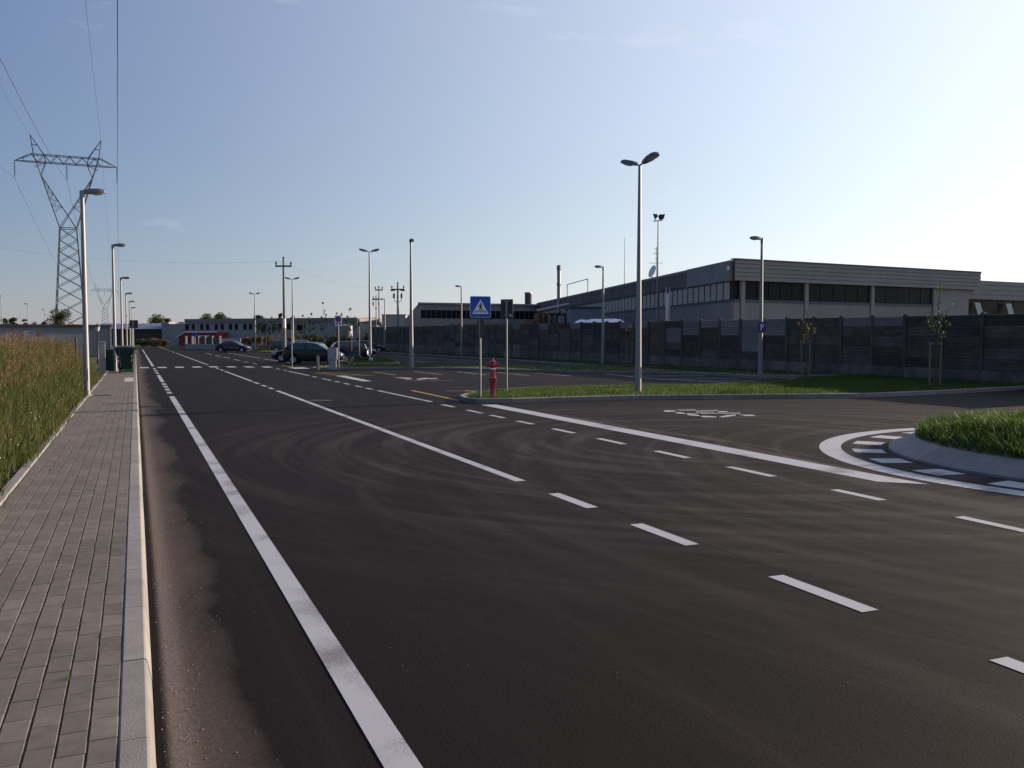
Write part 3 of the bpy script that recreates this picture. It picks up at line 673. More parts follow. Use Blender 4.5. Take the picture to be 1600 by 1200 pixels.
# ------------------------------------------------------------------ signs
def disc(m, r, y0, y1, n=28, cz=0):
    m.add([(r*math.cos(2*math.pi*i/n), y0, cz+r*math.sin(2*math.pi*i/n)) for i in range(n)]+[(r*math.cos(2*math.pi*i/n), y1, cz+r*math.sin(2*math.pi*i/n)) for i in range(n)],
          [tuple(range(n)), tuple(range(n,2*n))[::-1]]+[(i,n+i,n+(i+1)%n,(i+1)%n) for i in range(n)]); return m
def rrect(w, h, r, n=5):
    out = []
    for cx, cz, a0 in ((w/2-r,h/2-r,0),(-w/2+r,h/2-r,90),(-w/2+r,-h/2+r,180),(w/2-r,-h/2+r,270)):
        out += [(cx+r*math.cos(R(a0+90*i/n)), cz+r*math.sin(R(a0+90*i/n))) for i in range(n+1)]
    return out
def plate(name, w, h, y0, y1, cz, mt, parent, r=.02, cx=0):
    m = MB(); P = rrect(w,h,r); k_ = len(P)
    m.add([(cx+x,y0,cz+z) for x,z in P]+[(cx+x,y1,cz+z) for x,z in P], [tuple(range(k_)), tuple(range(k_,2*k_))[::-1]]+[(i,k_+i,k_+(i+1)%k_,(i+1)%k_) for i in range(k_)])
    return m.build(name, M[mt], parent)
def flat(name, pts, y, mt, parent, th=.0015):
    m = MB(); m.slab([(x,y,z) for x,z in pts], (0,-th,0)); return m.build(name, M[mt], parent)
FACE = -YAW   # facing back towards the photographer
p = G(750.3,622.5,.12)
t = thing('crossing_sign', 'blue square pedestrian crossing sign on a grey post at the kerb corner', 'road sign', (p.x,p.y,.1), -.12)
d_ = p.x*math.sin(YAW)+p.y*math.cos(YAW); zc = zat(479.5,d_)-.1; S_ = .585
m = MB(); m.tube([(0,0,-.1),(0,0,zc+.24)], .032, 12); m.build('post', M['galv'], t, smooth=True)
pl = plate('sign_plate', S_, S_, -.047, -.036, zc, 'sign_white', t, .035)
plate('blue_field', S_-.022, S_-.022, -.0495, -.046, zc, 'sign_blue', pl, .03)
flat('white_triangle', [(0,zc+.205),(-.235,zc-.195),(.235,zc-.195)], -.0496, 'sign_white', pl)
def fig(pts, nm='walking_figure'): flat(nm, [(x*.0049, zc+z*.0049) for x,z in pts], -.0512, 'sign_black', pl)
fig([(4*math.cos(R(a)),19+4*math.sin(R(a))) for a in range(0,360,30)])
fig([(-4,14),(4,14),(6,0),(4,-6),(-3,-6),(-4,2)]); fig([(-3,14),(-11,6),(-13,-3),(-10.5,-3.5),(-8,4),(-3,8)]); fig([(3,14),(9,8),(12,0),(14,-1),(13,2),(11,9),(5,15)])
fig([(-3,-5),(3,-5),(-2,-16),(-10,-28),(-15,-28),(-7,-15)]); fig([(0,-5),(5,-5),(10,-14),(15,-27),(9,-27),(5,-15)])
for x0,x1,x2,x3 in ((-36,-29,-25,-30),(-22,-15,-15,-19),(-4,3,2,-2),(17,24,18,14),(29,36,30,25)): fig([(x0,-33),(x1,-33),(x2,-21),(x3,-21)],'crossing_bar')
for zq in (.10,-.16):
    bk = MB(); bk.box(-.10,.10,-.036,-.02,zc+zq,zc+zq+.03); bk.build('clamp', M['galv'], t)
m = MB(); disc(m, .29, -.006, .006, 28); o = m.build('round_sign_back', M['sign_back'], t); o.location = (.012,-.048,zat(512,d_)-.1); o.rotation_euler = (0,0,R(93)+.12)
m = MB(); m.box(-.05,.05,-.012,.012,-.015,.015); o2 = m.build('clamp', M['galv'], o); o2.location = (0,.01,.1)
# sign seen from behind
p = G(791.5,611.5,.12); d_ = p.x*math.sin(YAW)+p.y*math.cos(YAW)
t = thing('road_sign', 'dark back of a rectangular road sign on a post behind the hydrant', 'road sign', (p.x,p.y,.1), R(-38))
zt, zb = zat(467.5,d_)-.1, zat(497.5,d_)-.1
m = MB(); m.tube([(0,0,-.1),(0,0,zt-.03)], .03, 12); m.build('post', M['galv'], t, smooth=True)
pl = plate('sign_plate', .40, zt-zb, .034, .046, (zt+zb)/2, 'sign_back', t, .025)
for z in (zt-.08, zb+.12):
    m = MB(); m.box(-.08,.08,-.034,.034,z-.012,z+.012); m.build('clamp', M['galv'], t)
m = MB(); m.box(.09,.15,.030,.0335,zb+.06,zb+.12); m.build('sticker', M['sign_white'], pl)
# purple parking sign
q = atX(1186,585,26.2); d_ = q.x*math.sin(YAW)+q.y*math.cos(YAW)
t = thing('parking_sign', 'purple parking sign with a white P beside a wall lamp post', 'road sign', (q.x-.12,q.y-.3,.1), FACE)
zt, zb = zat(503,d_)-.1, zat(520,d_)-.1; zc = (zt+zb)/2; hh_ = zt-zb
m = MB(); m.tube([(0,0,-.1),(0,0,zt-.02)], .028, 10); m.build('post', M['galv'], t, smooth=True)
pl = plate('sign_plate', .36, hh_, -.042, -.030, zc, 'purple_sign', t, .02)
for pts in ([(-.075,-.15),(-.03,-.15),(-.03,.16),(-.075,.16)],[(-.03,.16),(.05,.16),(.085,.13),(.095,.08),(.085,.03),(.05,0),(-.03,0),(-.03,.04),(.04,.04),(.055,.08),(.04,.12),(-.03,.12)]):
    flat('letter_p', [(x*.9,zc+z*.9) for x,z in pts], -.0425, 'sign_white', pl)
# no-parking sign with its panel
p = G(529.3,576,.12); d_ = p.x*math.sin(YAW)+p.y*math.cos(YAW)
t = thing('no_parking_sign', 'white panel with a red and blue no-parking disc beside the cabinet', 'road sign', (p.x,p.y,.1), FACE)
zt, zb = zat(493,d_)-.1, zat(509.5,d_)-.1; zc = (zt+zb)/2; w_ = .39
m = MB(); m.tube([(0,0,-.1),(0,0,zt-.02)], .03, 10); m.build('post', M['galv'], t, smooth=True)
pl = plate('sign_plate', w_, zt-zb, -.042, -.030, zc, 'sign_white', t, .02)
m = MB(); disc(m,.165,-.0445,-.0418,28,zt-.20); rd = m.build('red_ring', M['sign_red'], pl)
m = MB(); disc(m,.125,-.0465,-.0442,28,zt-.20); m.build('blue_disc', M['sign_blue'], pl)
a = R(-45); m = MB(); m.slab([(.12*math.cos(a)+sx*.02*math.sin(a)*1, -.0467, zt-.20+.12*math.sin(a)-sx*.02*math.cos(a)) for sx in (-1,1)]+[(-.12*math.cos(a)+sx*.02*math.sin(a), -.0467, zt-.20-.12*math.sin(a)-sx*.02*math.cos(a)) for sx in (1,-1)], (0,-.0015,0)); m.build('red_bar', M['sign_red'], pl)
flat('blue_icon', [(-.15,zb+.08),(-.03,zb+.08),(-.03,zb+.18),(-.15,zb+.18)], -.0423, 'sign_blue', pl)
flat('orange_icon', [(.05,zb+.08),(.16,zb+.08),(.16,zb+.18),(.05,zb+.18)], -.0423, 'orange_tarp', pl)
# thin post with a sign seen edge-on, beside the black hatchback
p = G(456.3,573.5); d_ = p.x*math.sin(YAW)+p.y*math.cos(YAW)
t = thing('crossing_sign', 'road sign seen edge-on on a thin post by the black hatchback', 'road sign', (p.x,p.y,0), R(92))
m = MB(); m.tube([(0,0,-.05),(0,0,zat(501,d_))], .03, 10); m.build('post', M['galv'], t, smooth=True)
plate('sign_plate', .6, .6, .034, .046, (zat(502,d_)+zat(514,d_))/2, 'sign_back', t, .03)
p = atZ(561.5,552,74); d_ = 74
t = thing('crossing_sign', 'road sign seen edge-on in front of the blue hatchback behind the scooter', 'road sign', (p.x,p.y,0), R(89))
m = MB(); m.tube([(0,0,-.05),(0,0,zat(497,d_))], .03, 10); m.build('post', M['galv'], t, smooth=True)
plate('sign_plate', .6, .62, .034, .046, (zat(498,d_)+zat(511,d_))/2, 'sign_back', t, .03)
p = atZ(208.4,540,66); t = thing('road_sign', 'dark back of a square road sign at the far end of the pavement', 'road sign', (p.x,p.y,.1), FACE)
m = MB(); m.tube([(0,0,-.1),(0,0,zat(500.5,66)-.1)], .045, 10); m.build('post', M['lamp_pole'], t, smooth=True)
plate('sign_plate', .62, .60, .046, .058, zat(506.5,66)-.1, 'sign_back', t, .03, cx=.05)

# ------------------------------------------------------------------ hydrant
p = G(770,620.5,.12); d_ = p.x*math.sin(YAW)+p.y*math.cos(YAW)
t = thing('fire_hydrant', 'red pillar fire hydrant with a white band standing in the grass', 'fire hydrant', (p.x,p.y,.08), R(-20))
H_ = zat(559.5,d_)-.08; k = H_/1.10
def lz(*pp): return [(r*k,z*k) for r,z in pp]
m = MB(); m.lathe(lz((.085,-.1),(.085,.04),(.074,.06),(.072,.44),(.082,.46),(.112,.475),(.112,.50),(.082,.515),(.112,.53),(.112,.555),(.085,.575),(.076,.60),(.074,.80)), 20); m.build('barrel', M['hydrant_red'], t, smooth=True)
m = MB(); m.lathe(lz((.078,.795),(.078,.835)), 20); m.build('white_band', M['white_paint'], t, smooth=True)
m = MB(); m.lathe(lz((.074,.83),(.09,.86),(.092,.94),(.082,.97),(.10,.985),(.10,1.0),(.06,1.02),(.045,1.045),(.022,1.05),(.022,1.10),(.01,1.105)), 20); m.build('bonnet', M['hydrant_red'], t, smooth=True)
for sx in (-1,1):
    m = MB(); m.lathe([(.045*k,0),(.045*k,.05*k),(.055*k,.055*k),(.055*k,.095*k),(.02*k,.105*k),(.02*k,.125*k)], 14, (sx*.075*k if sx>0 else 0,0,0), 'x')
    if sx < 0:
        m.v = [(-v[0]-.075*k, v[1], v[2]) for v in m.v]
    o = m.build('outlet_cap', M['hydrant_red'], t, smooth=True); o.location = (0,0,.91*k); 
for i in range(6):
    a = R(60*i+15); m = MB(); m.lathe([(.012*k,.46*k),(.012*k,.57*k)], 6, (.098*k*math.cos(a),.098*k*math.sin(a),0)); m.build('flange_bolt', M['hydrant_red'], t)

# ------------------------------------------------------------------ cabinet and stub post
p = G(520,575,.12); t = thing('utility_cabinet', 'light grey utility cabinet on a narrower plinth beside the no-parking sign', 'utility cabinet', (p.x,p.y,.09), -YAW*.8)
m = MB(); m.bbox(-.20,.20,-.14,.14,-.05,.50,.01); m.build('plinth', M['cabinet'], t)
m = MB(); m.bbox(-.255,.255,-.17,.17,.50,1.12,.02); b_ = m.build('housing', M['cabinet'], t)
m = MB(); m.box(-.235,.235,-.176,-.171,.53,1.07); d__ = m.build('door', M['cabinet'], b_)
m = MB(); m.box(.16,.19,-.19,-.176,.76,.84); m.build('handle', M['plastic_black'], b_)
m = MB(); m.bbox(-.275,.275,-.19,.19,1.115,1.15,.012); m.build('roof', M['cabinet'], t)
p = G(496.5,575,.12); m = MB(); m.lathe([(.085,-.1),(.085,.68),(.075,.70),(.0,.705)], 14); o = tag(m.build('concrete_stub_post', M['concrete_pole'], None, (p.x,p.y,.09), smooth=True), 'short round concrete stub post beside the utility cabinet', 'bollard')

# ------------------------------------------------------------------ dumpster and bins
p = G(197.5,583,.12)
t = thing('dumpster', 'green wheeled dumpster with red and white corner stripes on the pavement', 'dumpster', (p.x,p.y+.4,.12), R(-6)); t.scale = (.78,.85,1)
m = MB(); rings = []
for z, w, d in ((.20,.36,.40),(.26,.41,.46),(.95,.50,.56),(1.06,.52,.58),(1.10,.55,.61),(1.13,.55,.61)): rings.append([(-w,-d,z),(w,-d,z),(w,d,z),(-w,d,z)])
m.loft(rings); body = m.build('bin_body', M['bin_green'], t)
m = MB(); rings = []
for y, z in ((-.64,1.12),(-.60,1.20),(-.2,1.27),(.25,1.26),(.60,1.18),(.64,1.12)): rings.append([(-.57,y,z-.03),(.57,y,z-.03),(.57,y,z),(.3,y,z+.035),(-.3,y,z+.035),(-.57,y,z)])
m.loft(rings); m.build('lid', M['bin_green'], t, smooth=True)
for sx in (-1,1):
    m = MB()
    for j in range(4):
        z = .46+j*.10; m.mi = j%2
        x0, x1 = sorted((sx*.44,sx*.34)); xo = sx*.06*(j*.1)
        yf = lambda zz: -(.46+(zz-.26)/.69*.10)-.004
        m.add([(x0+xo,yf(z),z),(x1+xo,yf(z),z+(.05 if sx>0 else -.05)),(x1+xo,yf(z+.1),z+.10+(.05 if sx>0 else -.05)),(x0+xo,yf(z+.1),z+.10)], [(0,1,2,3)])
    m.build('warning_stripe', [M['sign_red'],M['sign_white']], t)
    m = MB(); m.tube([(sx*.52,-.1,1.0),(sx*.60,-.1,1.0),(sx*.60,.1,1.0),(sx*.52,.1,1.0)], .022, 8); m.build('lifting_arm', M['galv'], t)
for sx in (-1,1):
    for sy in (-1,1):
        m = MB(); m.lathe([(.03,-.025),(.095,-.028),(.10,0),(.095,.028),(.03,.025)], 16, (sx*.33,sy*.36,.10), 'x'); w_ = m.build('wheel', M['rubber'], t, smooth=True)
        m = MB(); m.box(sx*.33-.04,sx*.33+.04,sy*.36-.03,sy*.36+.03,.17,.24); m.box(sx*.33-.04,sx*.33-.032,sy*.36-.03,sy*.36+.03,.09,.2); m.box(sx*.33+.032,sx*.33+.04,sy*.36-.03,sy*.36+.03,.09,.2); m.build('caster_fork', M['galv'], w_)
m = MB(); m.tube([(-.30,-.60,1.1),(-.27,-.50,.5),(-.26,-.46,.28)], .012, 6); m.build('strap', M['line_white'], t)
p = atZ(197,580,44.6); t = thing('waste_bin', 'small light green bin tucked behind the wheeled dumpster', 'waste bin', (p.x,p.y,.12), R(8))
m = MB(); rings = [[(-w,-w,z),(w,-w,z),(w,w,z),(-w,w,z)] for z,w in ((0,.22),(.05,.24),(.75,.30),(.80,.32))]; m.loft(rings); m.build('bin_body', M['bin_green_light'], t)
m = MB(); m.bbox(-.33,.33,-.33,.33,.80,.87,.03); m.build('lid', M['bin_green_light'], t)
p = atZ(171.5,573,45.5); t = thing('waste_bin', 'tall dark green bin left of the wheeled dumpster near the gate pillar', 'waste bin', (p.x,p.y,.0), R(5))
m = MB(); rings = [[(-w,-w,z),(w,-w,z),(w,w,z),(-w,w,z)] for z,w in ((0.1,.20),(.16,.22),(1.05,.27),(1.10,.29))]; m.loft(rings); m.build('bin_body', M['bin_green'], t)
m = MB(); m.bbox(-.30,.30,-.30,.30,1.10,1.25,.07); m.build('lid', M['bin_green'], t)
for sx in (-1,1):
    m = MB(); m.lathe([(.02,-.02),(.10,-.02),(.10,.02),(.02,.02)], 12, (sx*.2,.2,.1), 'x'); m.build('wheel', M['rubber'], t)
for x,yt,Z,lab in ((160,533.5,44,'pale square gate pillar standing in the tall grass'),(177.5,556,46,'low white concrete stub next to the dark green bin')):
    p = atZ(x,570,Z); h_ = zat(yt,Z); t = thing('gate_pillar', lab, 'pillar', (p.x,p.y,0), 0)
    w_ = .14 if x<170 else .09
    m = MB(); m.box(-w_,w_,-w_,w_,0,h_-.07); m.build('shaft', M['pillar_pink'], t)
    m = MB(); m.bbox(-w_-.03,w_+.03,-w_-.03,w_+.03,h_-.07,h_,.03); m.build('cap', M['concrete'], t)
# lantern by the long grey building and a thin dark post
p = atZ(153,545,62); d_ = 62; t = thing('garden_lantern', 'black old-style lantern on a slim post in front of the grey building', 'lantern', (p.x,p.y,0), 0)
zt = zat(505,d_)
m = MB(); m.lathe([(.10,0),(.09,.3),(.05,.4),(.04,zt-.62),(.07,zt-.58),(.05,zt-.55)], 12); m.build('post', M['dark_metal'], t, smooth=True)
m = MB(); m.lathe([(.09,zt-.55),(.17,zt-.25),(.16,zt-.24)], 6); m.build('lantern_glass', M['lamp_glass'], t)
m = MB(); m.lathe([(.21,zt-.25),(.20,zt-.22),(.08,zt-.08),(.03,zt-.06),(.03,zt),(.0,zt+.02)], 8); m.build('lantern_roof', M['dark_metal'], t)
p = atZ(119,545,40); m = MB(); m.lathe([(.045,0),(.045,zat(527,40)),(.0,zat(526.5,40))], 8); tag(m.build('fence_post', M['dark_metal'], None, (p.x,p.y,0)), 'short black post poking out of the tall grass', 'post')
# ------------------------------------------------------------------ boundary wall of concrete boards between posts
PITCH_W = 1.88; NCOL = 52; COL0 = -4; Y0W = 25.0     # post 0 stands at Y0W
wall = thing('boundary_wall', 'long dark precast concrete wall of ribbed boards between posts, some boards pale', 'wall', (WALLX, Y0W, 0))
def ribbed(h):
    m = MB(); L_ = PITCH_W-.16; prof = []
    nr = 3
    for i in range(nr):
        z0 = h*i/nr; z1 = h*(i+1)/nr
        prof += [(-.045,z0+.004),(-.060,z0+.018),(-.060,z1-.018),(-.045,z1-.004)]
    ring = [(x,z) for x,z in prof]+[(.03,h),(.03,0)]
    m.loft([[(x,.08,z) for x,z in ring],[(x,.08+L_,z) for x,z in ring]]); return m
BH = .43
bmesh_ = {k_: ribbed(BH).mesh('concrete_board', M[k_]) for k_ in ('wall_panel','wall_panel_dark','wall_panel_new')}
m = MB(); m.loft([[(-.10,-.085,z),(.10,-.085,z),(.10,.085,z),(-.10,.085,z)] for z in (-.2,2.74)]+[[(-.05,-.04,2.80),(.05,-.04,2.80),(.05,.04,2.80),(-.05,.04,2.80)]]); postme = m.mesh('wall_post', M['wall_post'])
light = {2:[0],3:[0],6:[0,1],7:[0,1,2,3],8:[0,1],9:[0],10:[0,1],11:[1,2],13:[0],14:[0],18:[0],21:[0],24:[0,4]}
wr = random.Random(5)
for c in range(COL0, NCOL+1):
    dz = .011*c
    inst('wall_post', postme, wall, (wr.gauss(0,.006), c*PITCH_W, dz), (wr.gauss(0,.006), wr.gauss(0,.006), 0))
    if c == NCOL: break
    m = MB(); m.box(-.09,.06,.02,PITCH_W-.02,-.3,.56+dz); m.build('plinth_block', M['plinth'], wall).location = (wr.gauss(0,.008), c*PITCH_W, 0)
    if c < 48:
        for r_ in range(5):
            k_ = 'wall_panel_new' if r_ in light.get(c,[]) else wr.choice(('wall_panel','wall_panel_dark','wall_panel'))
            inst('concrete_board', bmesh_[k_], wall, (wr.gauss(0,.008), c*PITCH_W, .56+dz+(4-r_)*BH*1.0), (0, 0, 0))
fm = MB()
for c in range(48, NCOL):
    for r_ in range(5):
        b = ribbed(BH); fm.add([(v[0], v[1]+c*PITCH_W, v[2]+.56+.011*c+r_*BH*1.0) for v in b.v], b.f)
fm.build('far_boards', M['wall_panel'], wall)['kind'] = 'stuff'

# ------------------------------------------------------------------ factory behind the wall
def hz(x, y, Z): v = atZ(x, y, Z); return v
C0 = atZ(1143, 528, 62.0); C0.z = 0
def camdir(vpx):      # horizontal direction vanishing at image column vpx
    d = ray(vpx, 528); d.z = 0; return d.normalized()
uF = camdir(3400); uS = camdir(590)
def facepar(x, u, C=C0):   # parameter along the face (C + u t) seen at column x
    d = ray(x, 528); d = Vector((d.x, d.y)); a = Matrix(((u.x,-d.x),(u.y,-d.y))); b = Vector((-C.x,-C.y)); s = a.inverted() @ b; return s[0]
fac = thing('factory_building', 'long grey factory with banded fascia and a strip of dark windows behind the wall', 'building', C0)
nF = Vector((uF.y,-uF.x,0)); nS = Vector((-uS.y,uS.x,0))     # outward normals
if nF.dot(C0) > 0: nF = -nF
if nS.dot(C0) > 0: nS = -nS
Z1, Z2, Z3 = zat(405,62), zat(438,62), zat(469,62)
def panel(m, u, n_, t0, t1, z0, z1, o0=0.0, th=.1):
    a, b = u*t0+n_*o0, u*t1+n_*o0
    m.slab([(a.x,a.y,z0),(b.x,b.y,z0),(b.x,b.y,z1),(a.x,a.y,z1)], n_*-th); return m
TF = facepar(1525, uF); TS = 76.0
# body mass
cn = uF*TF+uS*TS; a, b = uF*(TF-1.2), uS*TS
ins = lambda v: (v.x, v.y)
cent = (uF*TF*.5+uS*TS*.5)
def shr(v, s=.985): q = cent+(v-cent)*s; return (q.x,q.y)
mfac = MB(); mfac.prism([shr(Vector((0,0,0))),shr(a),shr(a+uS*TS),shr(b)], 0, Z2); mfac.build('core', M['factory_trim'], fac)
m = MB(); m.prism([shr(Vector((0,0,0)),.995),shr(uF*TF,.995),shr(uF*TF+uS*TS,.995),shr(b,.995)], Z2, Z1-.12); m.build('roof', M['roof_grey'], fac)
nb_ = 5
for i in range(nb_):
    z0 = Z2+(Z1-Z2)*i/nb_; z1 = Z2+(Z1-Z2)*(i+1)/nb_-.035
    m = MB(); panel(m, uF, nF, -.02, TF, z0, z1, .30, .22); m.build('fascia_board', M['factory_fascia'], fac)
m = MB(); panel(m, uF, nF, -.02, TF-.05, Z2+.01, Z1-.02, .26, .2); m.build('fascia_backing', M['factory_trim'], fac)
m = MB(); panel(m, uF, nF, -.05, TF+.03, Z1-.03, Z1+.05, .36, .5); m.build('coping', M['factory_trim'], fac)
# window strip on the front
tp = [facepar(x, uF) for x in (1158.5,1257.5,1360.5,1457)]
m = MB(); panel(m, uF, nF, .1, tp[3], 0, Z3-.12, .06, .2); m.build('front_wall', M['factory_wall'], fac)
m = MB(); panel(m, uF, nF, .1, tp[3], Z3-.12, Z3+.06, .10, .2); m.build('window_sill', M['factory_trim'], fac)
m = MB(); panel(m, uF, nF, tp[3], facepar(1511,uF), 0, Z2-.01, .06, .2); m.build('end_wall', M['factory_fascia'], fac)
for t_ in tp:
    m = MB(); panel(m, uF, nF, t_-.17, t_+.17, 0, Z2-.005, .14, .2); m.build('pillar', M['factory_fascia'], fac)
for i in range(3):
    a0, a1 = tp[i]+.2, tp[i+1]-.2; q = 5
    for j in range(q):
        m = MB(); panel(m, uF, nF, a0+(a1-a0)*j/q+.03, a0+(a1-a0)*(j+1)/q-.03, Z3+.08, Z2-.03, -.02, .05); m.build('window_pane', M['glass_dark'], fac)
# side face
t1 = facepar(1075, uS)
m = MB(); panel(m, uS, nS, .05, t1, Z2, Z1-.06, .16, .2); m.build('side_fascia', M['factory_fascia'], fac)
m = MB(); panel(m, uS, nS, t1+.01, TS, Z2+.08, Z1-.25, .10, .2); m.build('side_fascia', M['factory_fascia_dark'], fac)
m = MB(); P_ = [(uS*t_+nS*.02)+Vector((0,0,Z1-.22)) for t_ in (t1, TS)]; m.tube(P_, .17, 10); m.build('gutter', M['roof_grey'], fac, smooth=True)
m = MB(); panel(m, uS, nS, .05, TS, 0, Z3-.10, .05, .2); m.build('side_wall', M['factory_wall'], fac)
m = MB(); panel(m, uS, nS, .05, TS, Z3-.10, Z3+.08, .09, .2); m.build('window_sill', M['factory_trim'], fac)
q = 62; ts = .5
pm_ = MB(); W_ = (TS-ts)/q; panel(pm_, uS, nS, .06, W_-.2, Z3+.1, Z2-.08, .0, .06); pme_ = pm_.mesh('cream_pane', M['cream_panel'])
for j in range(q): inst('cream_pane', pme_, fac, tuple(uS*(ts+j*W_)))
m = MB(); panel(m, uS, nS, .05, TS, Z2-.08, Z2-.005, .07, .15); m.build('lintel', M['factory_trim'], fac)
m = MB(); v = nS*.3; m.box(v.x-.07,v.x+.07,v.y-.07,v.y+.07,Z1-.75,Z1-.5); m.build('security_camera', M['white_paint'], fac)
# lower wing to the right
wing = thing('factory_building', 'lower grey factory wing with leaning window sashes beyond the banded factory', 'building', C0+uF*(facepar(1511,uF)+.35)+nF*-.35)
Zw = 76.; w1, w2 = zat(438.5,Zw), zat(468,Zw); TW = 26
for i in range(4):
    z0 = w2+(w1-w2)*i/4; m = MB(); panel(m, uF, nF, 0, TW, z0, z0+(w1-w2)/4-.035, .10, .2); m.build('fascia_board', M['factory_fascia'], wing)
m = MB(); m.prism([ins(uF*.05),ins(uF*TW),ins(uF*TW+uS*30),ins(uF*.05+uS*30)], w2-.02, w1-.08); m.build('roof', M['roof_grey'], wing)
m = MB(); o1 = nF*-.3; m.prism([ins(uF*.05+o1),ins(uF*TW+o1),ins(uF*TW+uS*30),ins(uF*.05+uS*30)], 0, w2-.03); m.build('wing_wall', M['factory_wall'], wing)
for j in range(12):
    a0 = .3+j*2.1; m = MB(); panel(m, uF, nF, a0, a0+1.9, w2-2.0, w2-.08, -.22, .05); wp = m.build('window_pane', M['glass_dark'], wing)
    if j in (0,2,5):
        m = MB(); a, b = uF*(a0+.5), uF*(a0+1.25); zt_, zb_ = w2-.3, w2-1.4
        m.slab([(a.x+nF.x*.15,a.y+nF.y*.15,zt_),(b.x+nF.x*.15,b.y+nF.y*.15,zt_),(b.x+nF.x*.5,b.y+nF.y*.5,zb_),(a.x+nF.x*.5,a.y+nF.y*.5,zb_)], nF*-.03); m.build('open_sash', M['car_glass'], wp)
# masts, dish, chimneys by the factory
def on_side(x, off=0.0):      # ground point seen at column x, off metres behind (+) or before (-) the side face
    t_ = facepar(x, uS); q = C0+uS*t_; d = q.x*math.sin(YAW)+q.y*math.cos(YAW); q = atZ(x, 528, d+off*1.6); q.z = 0; return q, t_
def zcol(x,y,P): d = P.x*math.sin(YAW)+P.y*math.cos(YAW); return zat(y,d)
P_, _ = on_side(1027, -2.0); Zt = zcol(1028,345,P_)
t = thing('floodlight_mast', 'slim mast with two dark floodlights in front of the factory side', 'floodlight', P_)
m = MB(); m.tube([(0,0,0),(0,0,Zt*.55),(0,0,Zt)], [.10,.08,.05], 10); m.build('mast', M['galv'], t, smooth=True)
ar = Vector((math.cos(-YAW+.35), math.sin(-YAW+.35), .0)); m = MB(); m.tube([ar*-.42+Vector((0,0,Zt-.06)), ar*.42+Vector((0,0,Zt+.08))], .04, 6); m.build('crossbar', M['galv'], t)
for s, tl in ((-1,.0),(1,.45)):
    m = MB(); m.loft([[(x,-w,-w*.8),(x,w,-w*.8),(x,w,w*.8),(x,-w,w*.8)] for x,w in ((-.22,.12),(-.1,.18),(.05,.27),(.10,.27))]); o = m.build('floodlight', M['sign_back'], t); o.location = ar*(.30*s)+Vector((0,0,Zt+.36)); o.rotation_euler = (0, .35, -YAW+(3.0 if s<0 else .5))
    m = MB(); m.box(.101,.115,-.24,.24,-.19,.19); m.build('floodlight_glass', M['lamp_glass'], o)
    m = MB(); v = ar*(.30*s); m.box(v.x-.03,v.x+.03,v.y-.03,v.y+.03,Zt,Zt+.25); m.build('yoke', M['galv'], t)
P_, _ = on_side(1018, 1.2); d_ = P_.x*math.sin(YAW)+P_.y*math.cos(YAW); zr = Z1-.2
t = thing('satellite_dish', 'pale satellite dish on the factory roof edge', 'satellite dish', (P_.x,P_.y,zr), R(150))
m = MB(); m.tube([(0,0,0),(0,0,.75)], .04, 8); m.build('stand', M['galv'], t)
m = MB(); m.lathe([(.02,.12),(.3,.08),(.5,.0),(.52,.0),(.30,.05),(.02,.09)], 24, (0,0,0), 'x'); o = m.build('dish', M['white_paint'], t, smooth=True); o.location = (0,0,zat(424,d_)-zr); o.rotation_euler = (0,-.35,.55); o.scale = (1,1,1.15)
m = MB(); m.tube([(-.05,0,-.45),(-.55,0,-.35),(-.75,0,-.05)], .02, 6); m.build('feed_arm', M['galv'], o)
P_, _ = on_side(1024.5, 1.6); d_ = P_.x*math.sin(YAW)+P_.y*math.cos(YAW); zt = zat(386,d_)
t = thing('antenna_mast', 'thin television aerial mast with short rods beside the dish', 'antenna', (P_.x,P_.y,zr))
m = MB(); m.tube([(0,0,0),(0,0,zt-zr)], .03, 6); m.build('mast', M['dark_metal'], t)
for y_,l_ in ((389,.22),(396,.3),(404,.12),(411,.6)):
    m = MB(); z_ = zat(y_,d_)-zr; m.tube([_r*-l_+Vector((0,0,z_)), _r*l_+Vector((0,0,z_))], .02, 6); m.build('rod', M['dark_metal'], t)
P_, _ = on_side(975, 2.); d_ = P_.x*math.sin(YAW)+P_.y*math.cos(YAW)
m = MB(); m.tube([(0,0,-.2),(0,0,(zat(398,d_)-zr)*.6),(0,0,zat(370,d_)-zr)], [.04,.03,.015], 6); tag(m.build('whip_antenna', M['galv'], None, (P_.x,P_.y,zr)), 'very thin whip antenna rising from the middle of the factory roof', 'antenna')
P_, _ = on_side(873, -3.); d_ = P_.x*math.sin(YAW)+P_.y*math.cos(YAW); zt = zat(414,d_)
t = thing('chimney_pipe', 'tall slender steel flue beside the factory above the open shed', 'chimney', (P_.x,P_.y,0))
m = MB(); m.tube([(0,0,0),(0,0,zt-.7)], .24, 12); m.build('flue', M['galv'], t, smooth=True)
m = MB(); m.lathe([(.30,zt-2.6),(.30,zt-2.4)], 12); m.build('flange', M['lamp_head'], t)
m = MB(); m.lathe([(.24,zt-.72),(.28,zt-.6),(.28,zt-.1),(.1,zt)], 12); m.build('cap', M['lamp_head'], t)
P_, _ = on_side(1043, -3.5); d_ = P_.x*math.sin(YAW)+P_.y*math.cos(YAW); zt = zat(449,d_)
t = thing('vent_pipe', 'short fat white vent pipe with two prongs by the factory wall', 'vent pipe', (P_.x,P_.y,0))
m = MB(); m.tube([(0,0,0),(0,0,zt-.5)], .17, 12); m.build('pipe', M['white_paint'], t, smooth=True)
for s in (-1,1): m = MB(); m.tube([_r*(.14*s)+Vector((0,0,zt-.8)), _r*(.14*s)+Vector((0,0,zt))], .03, 6); m.build('prong', M['white_paint'], t)
